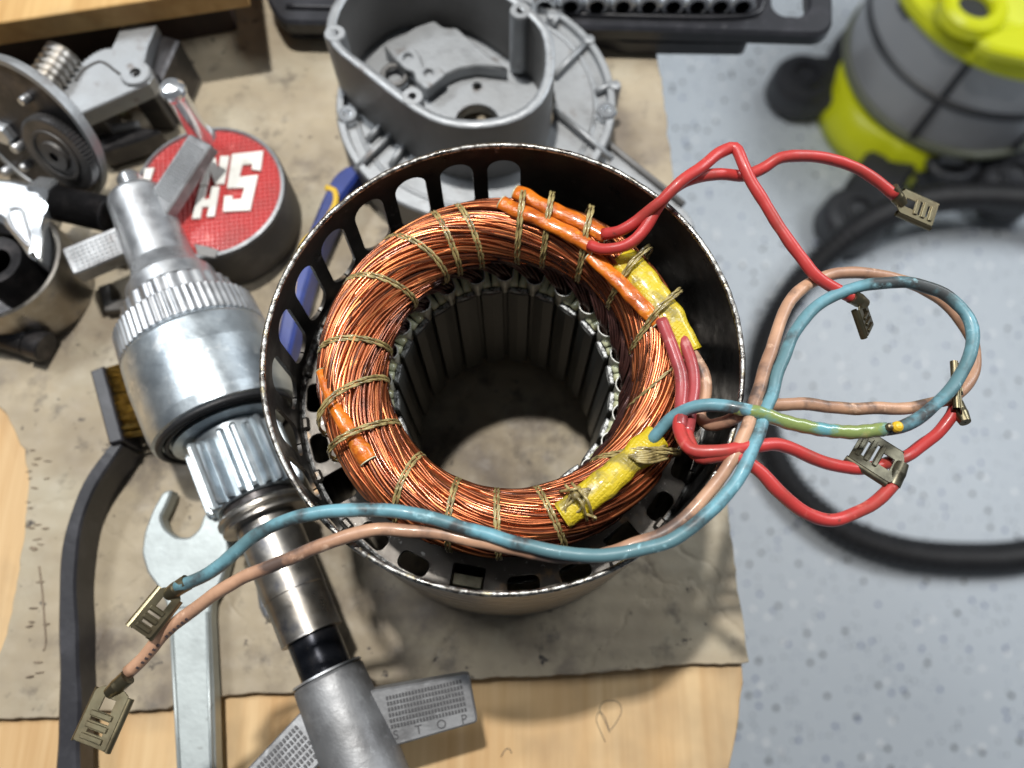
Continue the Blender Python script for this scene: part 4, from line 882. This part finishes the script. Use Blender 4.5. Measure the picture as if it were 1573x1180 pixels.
# flange
T = Matrix.Translation((fc.x, fc.y, 0))
b = MB(); b.lathe([(FR, .0), (FR, FZ-.1), (FR-.06, FZ), (FR-.28, FZ), (FR-.34, FZ-.25), (3.0, FZ-.27)], T, ['alud', 'alu', 'alu', 'alu', 'alu'], 120); b.build('flange', ch)
b = MB(); b.tube([Vector((fc.x+(FR-.75)*cos(2*pi*j/100), fc.y+(FR-.75)*sin(2*pi*j/100), FZ-.28)) for j in range(100)], .1, 'alu', n=8, closed=True); b.build('inner_ridge', ch)
for x0, y0, x1, y1 in ((852, 118, 905, 62), (850, 40, 860, 18), (852, 170, 940, 245), (565, 215, 600, 180), (915, 142, 948, 128), (545, 262, 620, 190), (600, 255, 628, 215)):
    p0, p1 = P(x0, y0, FZ-.1), P(x1, y1, FZ-.1); b = MB(); b.tube([p0, p0.lerp(p1, .5)+Vector((0, 0, .06)), p1], .13, 'alu', n=8); b.build('rib', ch)
for x, y in ((533, 174), (932, 168)):
    q = P(x, y, FZ+.1); b = MB(); T2 = Matrix.Translation((q.x, q.y, 0)); b.lathe([(.02, FZ-.02), (.14, FZ-.02), (.16, FZ+.1), (.34, FZ+.1), (.4, FZ), (.4, FZ-.3)], T2, 'chrome', 20); b.build('screw', ch)
for x, y in ((905, 62), (848, 25), (945, 132)):
    q = P(x, y, FZ); b = MB(); b.lathe([(.02, FZ+.1), (.2, FZ+.08), (.24, FZ-.1), (.24, 0)], Matrix.Translation((q.x, q.y, 0)), 'alu', 16); b.build('lug', ch)
# steel arm to the right of it
sa = thing('steel_bar', 'flat grey steel arm sloping out from under the cast housing', 'steel bar', P(950, 260, 0))
b = MB(); b.prism(rounded([P(x, y, 1.0) for x, y in [(850, 150), (905, 205), (975, 258), (1056, 325), (1070, 350), (1030, 360), (950, 300), (880, 240), (850, 215)]], .2, 2), .2, 1.0, 'alu', bev=.06); b.build('flat_body', sa)
b = MB(); b.tube([P(858, 152, 1.05), P(940, 226, 1.05), P(1050, 315, 1.05)], .14, 'alud', n=8); b.build('edge_bead', sa)
# ================================================================== SOCKET CASE
sk = thing('socket_case', 'open black plastic case holding a row of chrome sockets at the top edge', 'socket set', P(840, 0, 0))
KZ = 1.5
b = MB(); ko = [P(400, -120, KZ), P(405, -10, KZ), P(430, 34, KZ), P(700, 38, KZ), P(960, 44, KZ), P(1262, 53, KZ), P(1280, 40, KZ), P(1278, -120, KZ)]
hh = rounded([P(1186, 8, KZ), P(1200, 22, KZ), P(1232, 24, KZ), P(1243, 12, KZ), P(1240, -25, KZ), P(1186, -25, KZ)], .3, 3)
b.prism(rounded(ko, .5, 4), KZ-.7, KZ, 'blackplastic', bev=.12, holes=[hh]); b.build('tray', sk)
b = MB(); b.prism(rounded([P(x, y, KZ-.8) for x, y in [(440, -100), (440, 42), (930, 56), (960, 66), (1150, 68), (1160, -100)]], .3, 3), .02, KZ-.72, 'blackplastic', bev=.08); b.build('base', sk)
b = MB(); b.tube(spline([P(440, 10, KZ+.05), P(700, 16, KZ+.05), P(1150, 24, KZ+.05), P(1168, 16, KZ+.05), P(1168, -60, KZ+.05)], .5), .12, 'blackplastic', n=8); b.build('raised_lip', sk)
for k, x in enumerate((836, 876, 916, 956, 996, 1033, 1070, 1105, 1139)):
    q = P(x, 2, KZ+.4); rr_ = .5
    t = thing('socket', ['chrome socket at the left end of the case row', 'second chrome socket from the left in the case', 'third chrome socket from the left in the case', 'fourth chrome socket from the left in the case', 'middle chrome socket in the case row', 'fourth chrome socket from the right in the case', 'third chrome socket from the right in the case', 'second chrome socket from the right in the case', 'chrome socket at the right end of the case row'][k], 'socket', (q.x, q.y, KZ), 'chrome sockets in the black case')
    f = frame((q.x, q.y-.35, KZ+.42), (1, 0, 0), (0, 1, .0)); b = MB()
    b.lathe([(.3, .02), (rr_-.08, 0), (rr_, .08), (rr_, 1.0), (rr_-.1, 1.1), (rr_-.1, 2.4), (.02, 2.4)], f, 'chrome', 28); b.build('sleeve', t)
    b = MB(); b.lathe([(.3, .02), (.28, .9), (.02, .9)], f, 'blacksteel', 6, False); b.build('drive_hole', t)
#HERE_FLOOR
# ================================================================== SHOP VACUUM ON THE FLOOR
vc = Vector((73.26, 91.94, FLZ)); VR = 18.4
vv = thing('shop_vacuum', 'lime yellow and grey canister shop vacuum standing on the floor', 'vacuum cleaner', (vc.x, vc.y, FLZ))
T = Matrix.Translation((vc.x, vc.y, FLZ)); VH = 28
b = MB(); b.lathe([(VR-3.5, 4), (VR-2.2, 4.2), (VR-1.6, 9), (VR-.8, 9.6)], T, 'vacg', 72)
b.lathe([(VR-.6, 10), (VR-.2, 18.6), (VR-.4, 19), (VR-.4, 19.6), (VR-.2, 20), (VR, VH), (VR-2, VH)], T, 'vacg', 72); b.build('drum', vv)
b = MB(); b.lathe([(VR-1.2, 9.2), (VR+.0, 9.3), (VR+.25, 9.8), (VR+.1, 10.5), (VR-.6, 10.7)], T, 'vacedge', 72); b.build('lower_band', vv)
b = MB(); b.lathe([(VR-.4, 18.5), (VR+.1, 18.7), (VR+.15, 19.6), (VR-.4, 20)], T, 'vacb', 72); b.build('middle_band', vv)
for a, z0_, z1_ in ((236, 20, VH), (236, 10, 18.4), (288, 10, 18.4), (160, 20, VH), (300, 20, VH)):
    a_ = radians(a); b = MB(); f = frame((vc.x+(VR-.25)*cos(a_), vc.y+(VR-.25)*sin(a_), FLZ+z0_), (-sin(a_), cos(a_), 0)); b.box(f, 1.1, .7, z1_-z0_, 'vacb', .15, 0); b.build('upright_rib', vv)
b = MB(); f = frame((vc.x+(VR)*cos(3.45), vc.y+(VR)*sin(3.45), FLZ+26), (-sin(3.45), cos(3.45), 0)); b.box(f, 2.6, .5, 1.0, 'vacb', .1, 0); b.build('latch_slot', vv)
b = MB(); b.lathe([(VR-.2, VH-.8), (VR+.6, VH-.6), (VR+1.0, VH+.4), (VR+.7, VH+1.6), (VR-.8, VH+2.4), (VR-1.6, VH+3.8), (VR-3, VH+4.6), (VR-9, VH+5.4)], T, 'vacy', 72)
b.build('lid', vv)
b = MB(); b.lathe([(VR-9, VH+5.4), (VR-9.3, VH+3.0), (.02, VH+3.0)], T, 'vacb', 60); b.build('lid_well', vv)
lc = P(1500, 6, FLZ+VH+6)
b = MB(); b.lathe([(2.1, 4.4), (2.2, 5.8), (2.7, 6.3), (3.5, 6.3), (4.2, 5.8), (4.4, 4.2)], Matrix.Translation((lc.x, lc.y, FLZ+VH)), 'vacy', 40); b.build('hose_port', vv)
b = MB(); b.lathe([(.02, 5.0), (2.18, 5.0)], Matrix.Translation((lc.x, lc.y, FLZ+VH)), 'vacb', 30); b.build('port_hole', vv)
b = MB()
b.prism(rounded([P(x, y, FLZ+VH+7) for x, y in [(1510, 52), (1540, 34), (1600, 20), (1640, 60), (1600, 80), (1530, 66)]], 1, 3), FLZ+VH+4, FLZ+VH+6.0, 'vacy', bev=.5); b.build('latch', vv)
# yellow skirt arms and feet
b = MB(); n = 30; rows = []
for i in range(n+1):
    a_ = radians(168+86*i/n); e = sin(pi*i/n)**.6; r0, r1 = VR-1.6, VR-1.2+4.0*e+.8*(1 if i > 22 else 0)
    rows.append([Vector((vc.x+r_*cos(a_), vc.y+r_*sin(a_), FLZ+z_)) for r_, z_ in ((r0, 8.2), (r0+.6+e, 8.6), (r0+(r1-r0)*.6, 7.6*e+1), (r1, 3.5), (r1, 1.2), (r0, 1.2))])
b.grid(rows, 'vacy', False, True, sm=True, flip=True); b.build('base_skirt', vv)
b = MB(); rows = []
for i in range(11):
    a_ = radians(282+14*i/10); rows.append([Vector((vc.x+r_*cos(a_), vc.y+r_*sin(a_), FLZ+z_)) for r_, z_ in ((VR-1, 5.0), (VR+3.5, 4.0), (VR+4, 1.2), (VR-1, 1.2))])
b.grid(rows, 'vacy', False, True, sm=False, flip=True); b.build('base_skirt', vv)
b = MB(); b.lathe([(.1, 4.2), (VR+.4, 4.2), (VR+.8, 3.4), (VR+.8, 1.6), (.1, 1.6)], T, 'vacb', 60); b.build('base_plate', vv)
b = MB(); b.tube([Vector((vc.x+(VR-1)*cos(radians(262))+3.4*cos(t*pi/8), vc.y+(VR-.5)*sin(radians(262))+2.6*sin(t*pi/8), FLZ+7)) for t in range(16)], .9, 'vacb', n=10, closed=True); b.build('swivel_ring', vv)
for k_, (px_, py_, w_) in enumerate(((1240, 112, 10.5), (1322, 322, 8.0), (1565, 268, 8.0))):
    q = P(px_, py_, FLZ+7); dx, dy = q.x-vc.x, q.y-vc.y; R2_ = sqrt(dx*dx+dy*dy); a_ = atan2(dy, dx); cx_, cy_ = q.x, q.y
    b = MB(); b.lathe([(.02, 6.4), (1.5, 6.5), (1.7, 6.0), (2.1, 6.0), (2.3, 7.0), (2.7, 7.0), (2.9, 6.4), (4.6, 6.2), (5.2, 5.2), (5.5, 1.6), (5.0, 1.0)], Matrix.Translation((cx_, cy_, FLZ)), 'vacb', 32)
    LL = R2_-VR+5; f = frame((vc.x+(VR-5+LL/2)*cos(a_), vc.y+(VR-5+LL/2)*sin(a_), FLZ), (cos(a_), sin(a_), 0)); b.box(f, LL, w_, 4.4, 'vacb', .8, 1.4); ft = b.build('foot', vv)
    b = MB(); f = frame((cx_, cy_, FLZ+1.3), (0, 0, 1), (-sin(a_), cos(a_), 0)); b.lathe([(.02, -1), (1.2, -1), (1.3, -.8), (1.3, .8), (1.2, 1), (.02, 1)], f, 'rubber', 24); b.build('caster_wheel', ft)
# hose
hz = FLZ+2.3
hs = thing('vacuum_hose', 'black ribbed vacuum hose lying in a wide loop on the grey floor', 'hose', P(1165, 590, FLZ))
hp = [(1700, 335, hz+6), (1640, 314, hz+6), (1560, 304, hz+6.5), (1480, 302, hz+6.5), (1400, 314, hz+6.8), (1310, 358, hz+6), (1235, 427, hz+2.5), (1186, 510, hz), (1170, 590, hz), (1180, 675, hz), (1216, 745, hz), (1290, 812, hz), (1380, 847, hz), (1480, 858, hz), (1580, 852, hz), (1700, 810, hz)]
pp = spline([P(*p) for p in hp], .28); b = MB(); b.tube(pp, [2.0+.3*(1 if (i//2) % 2 else -1) for i in range(len(pp))], 'rubber', n=18); b.build('ribbed_tube', hs)
print('script done', len(bpy.data.objects))
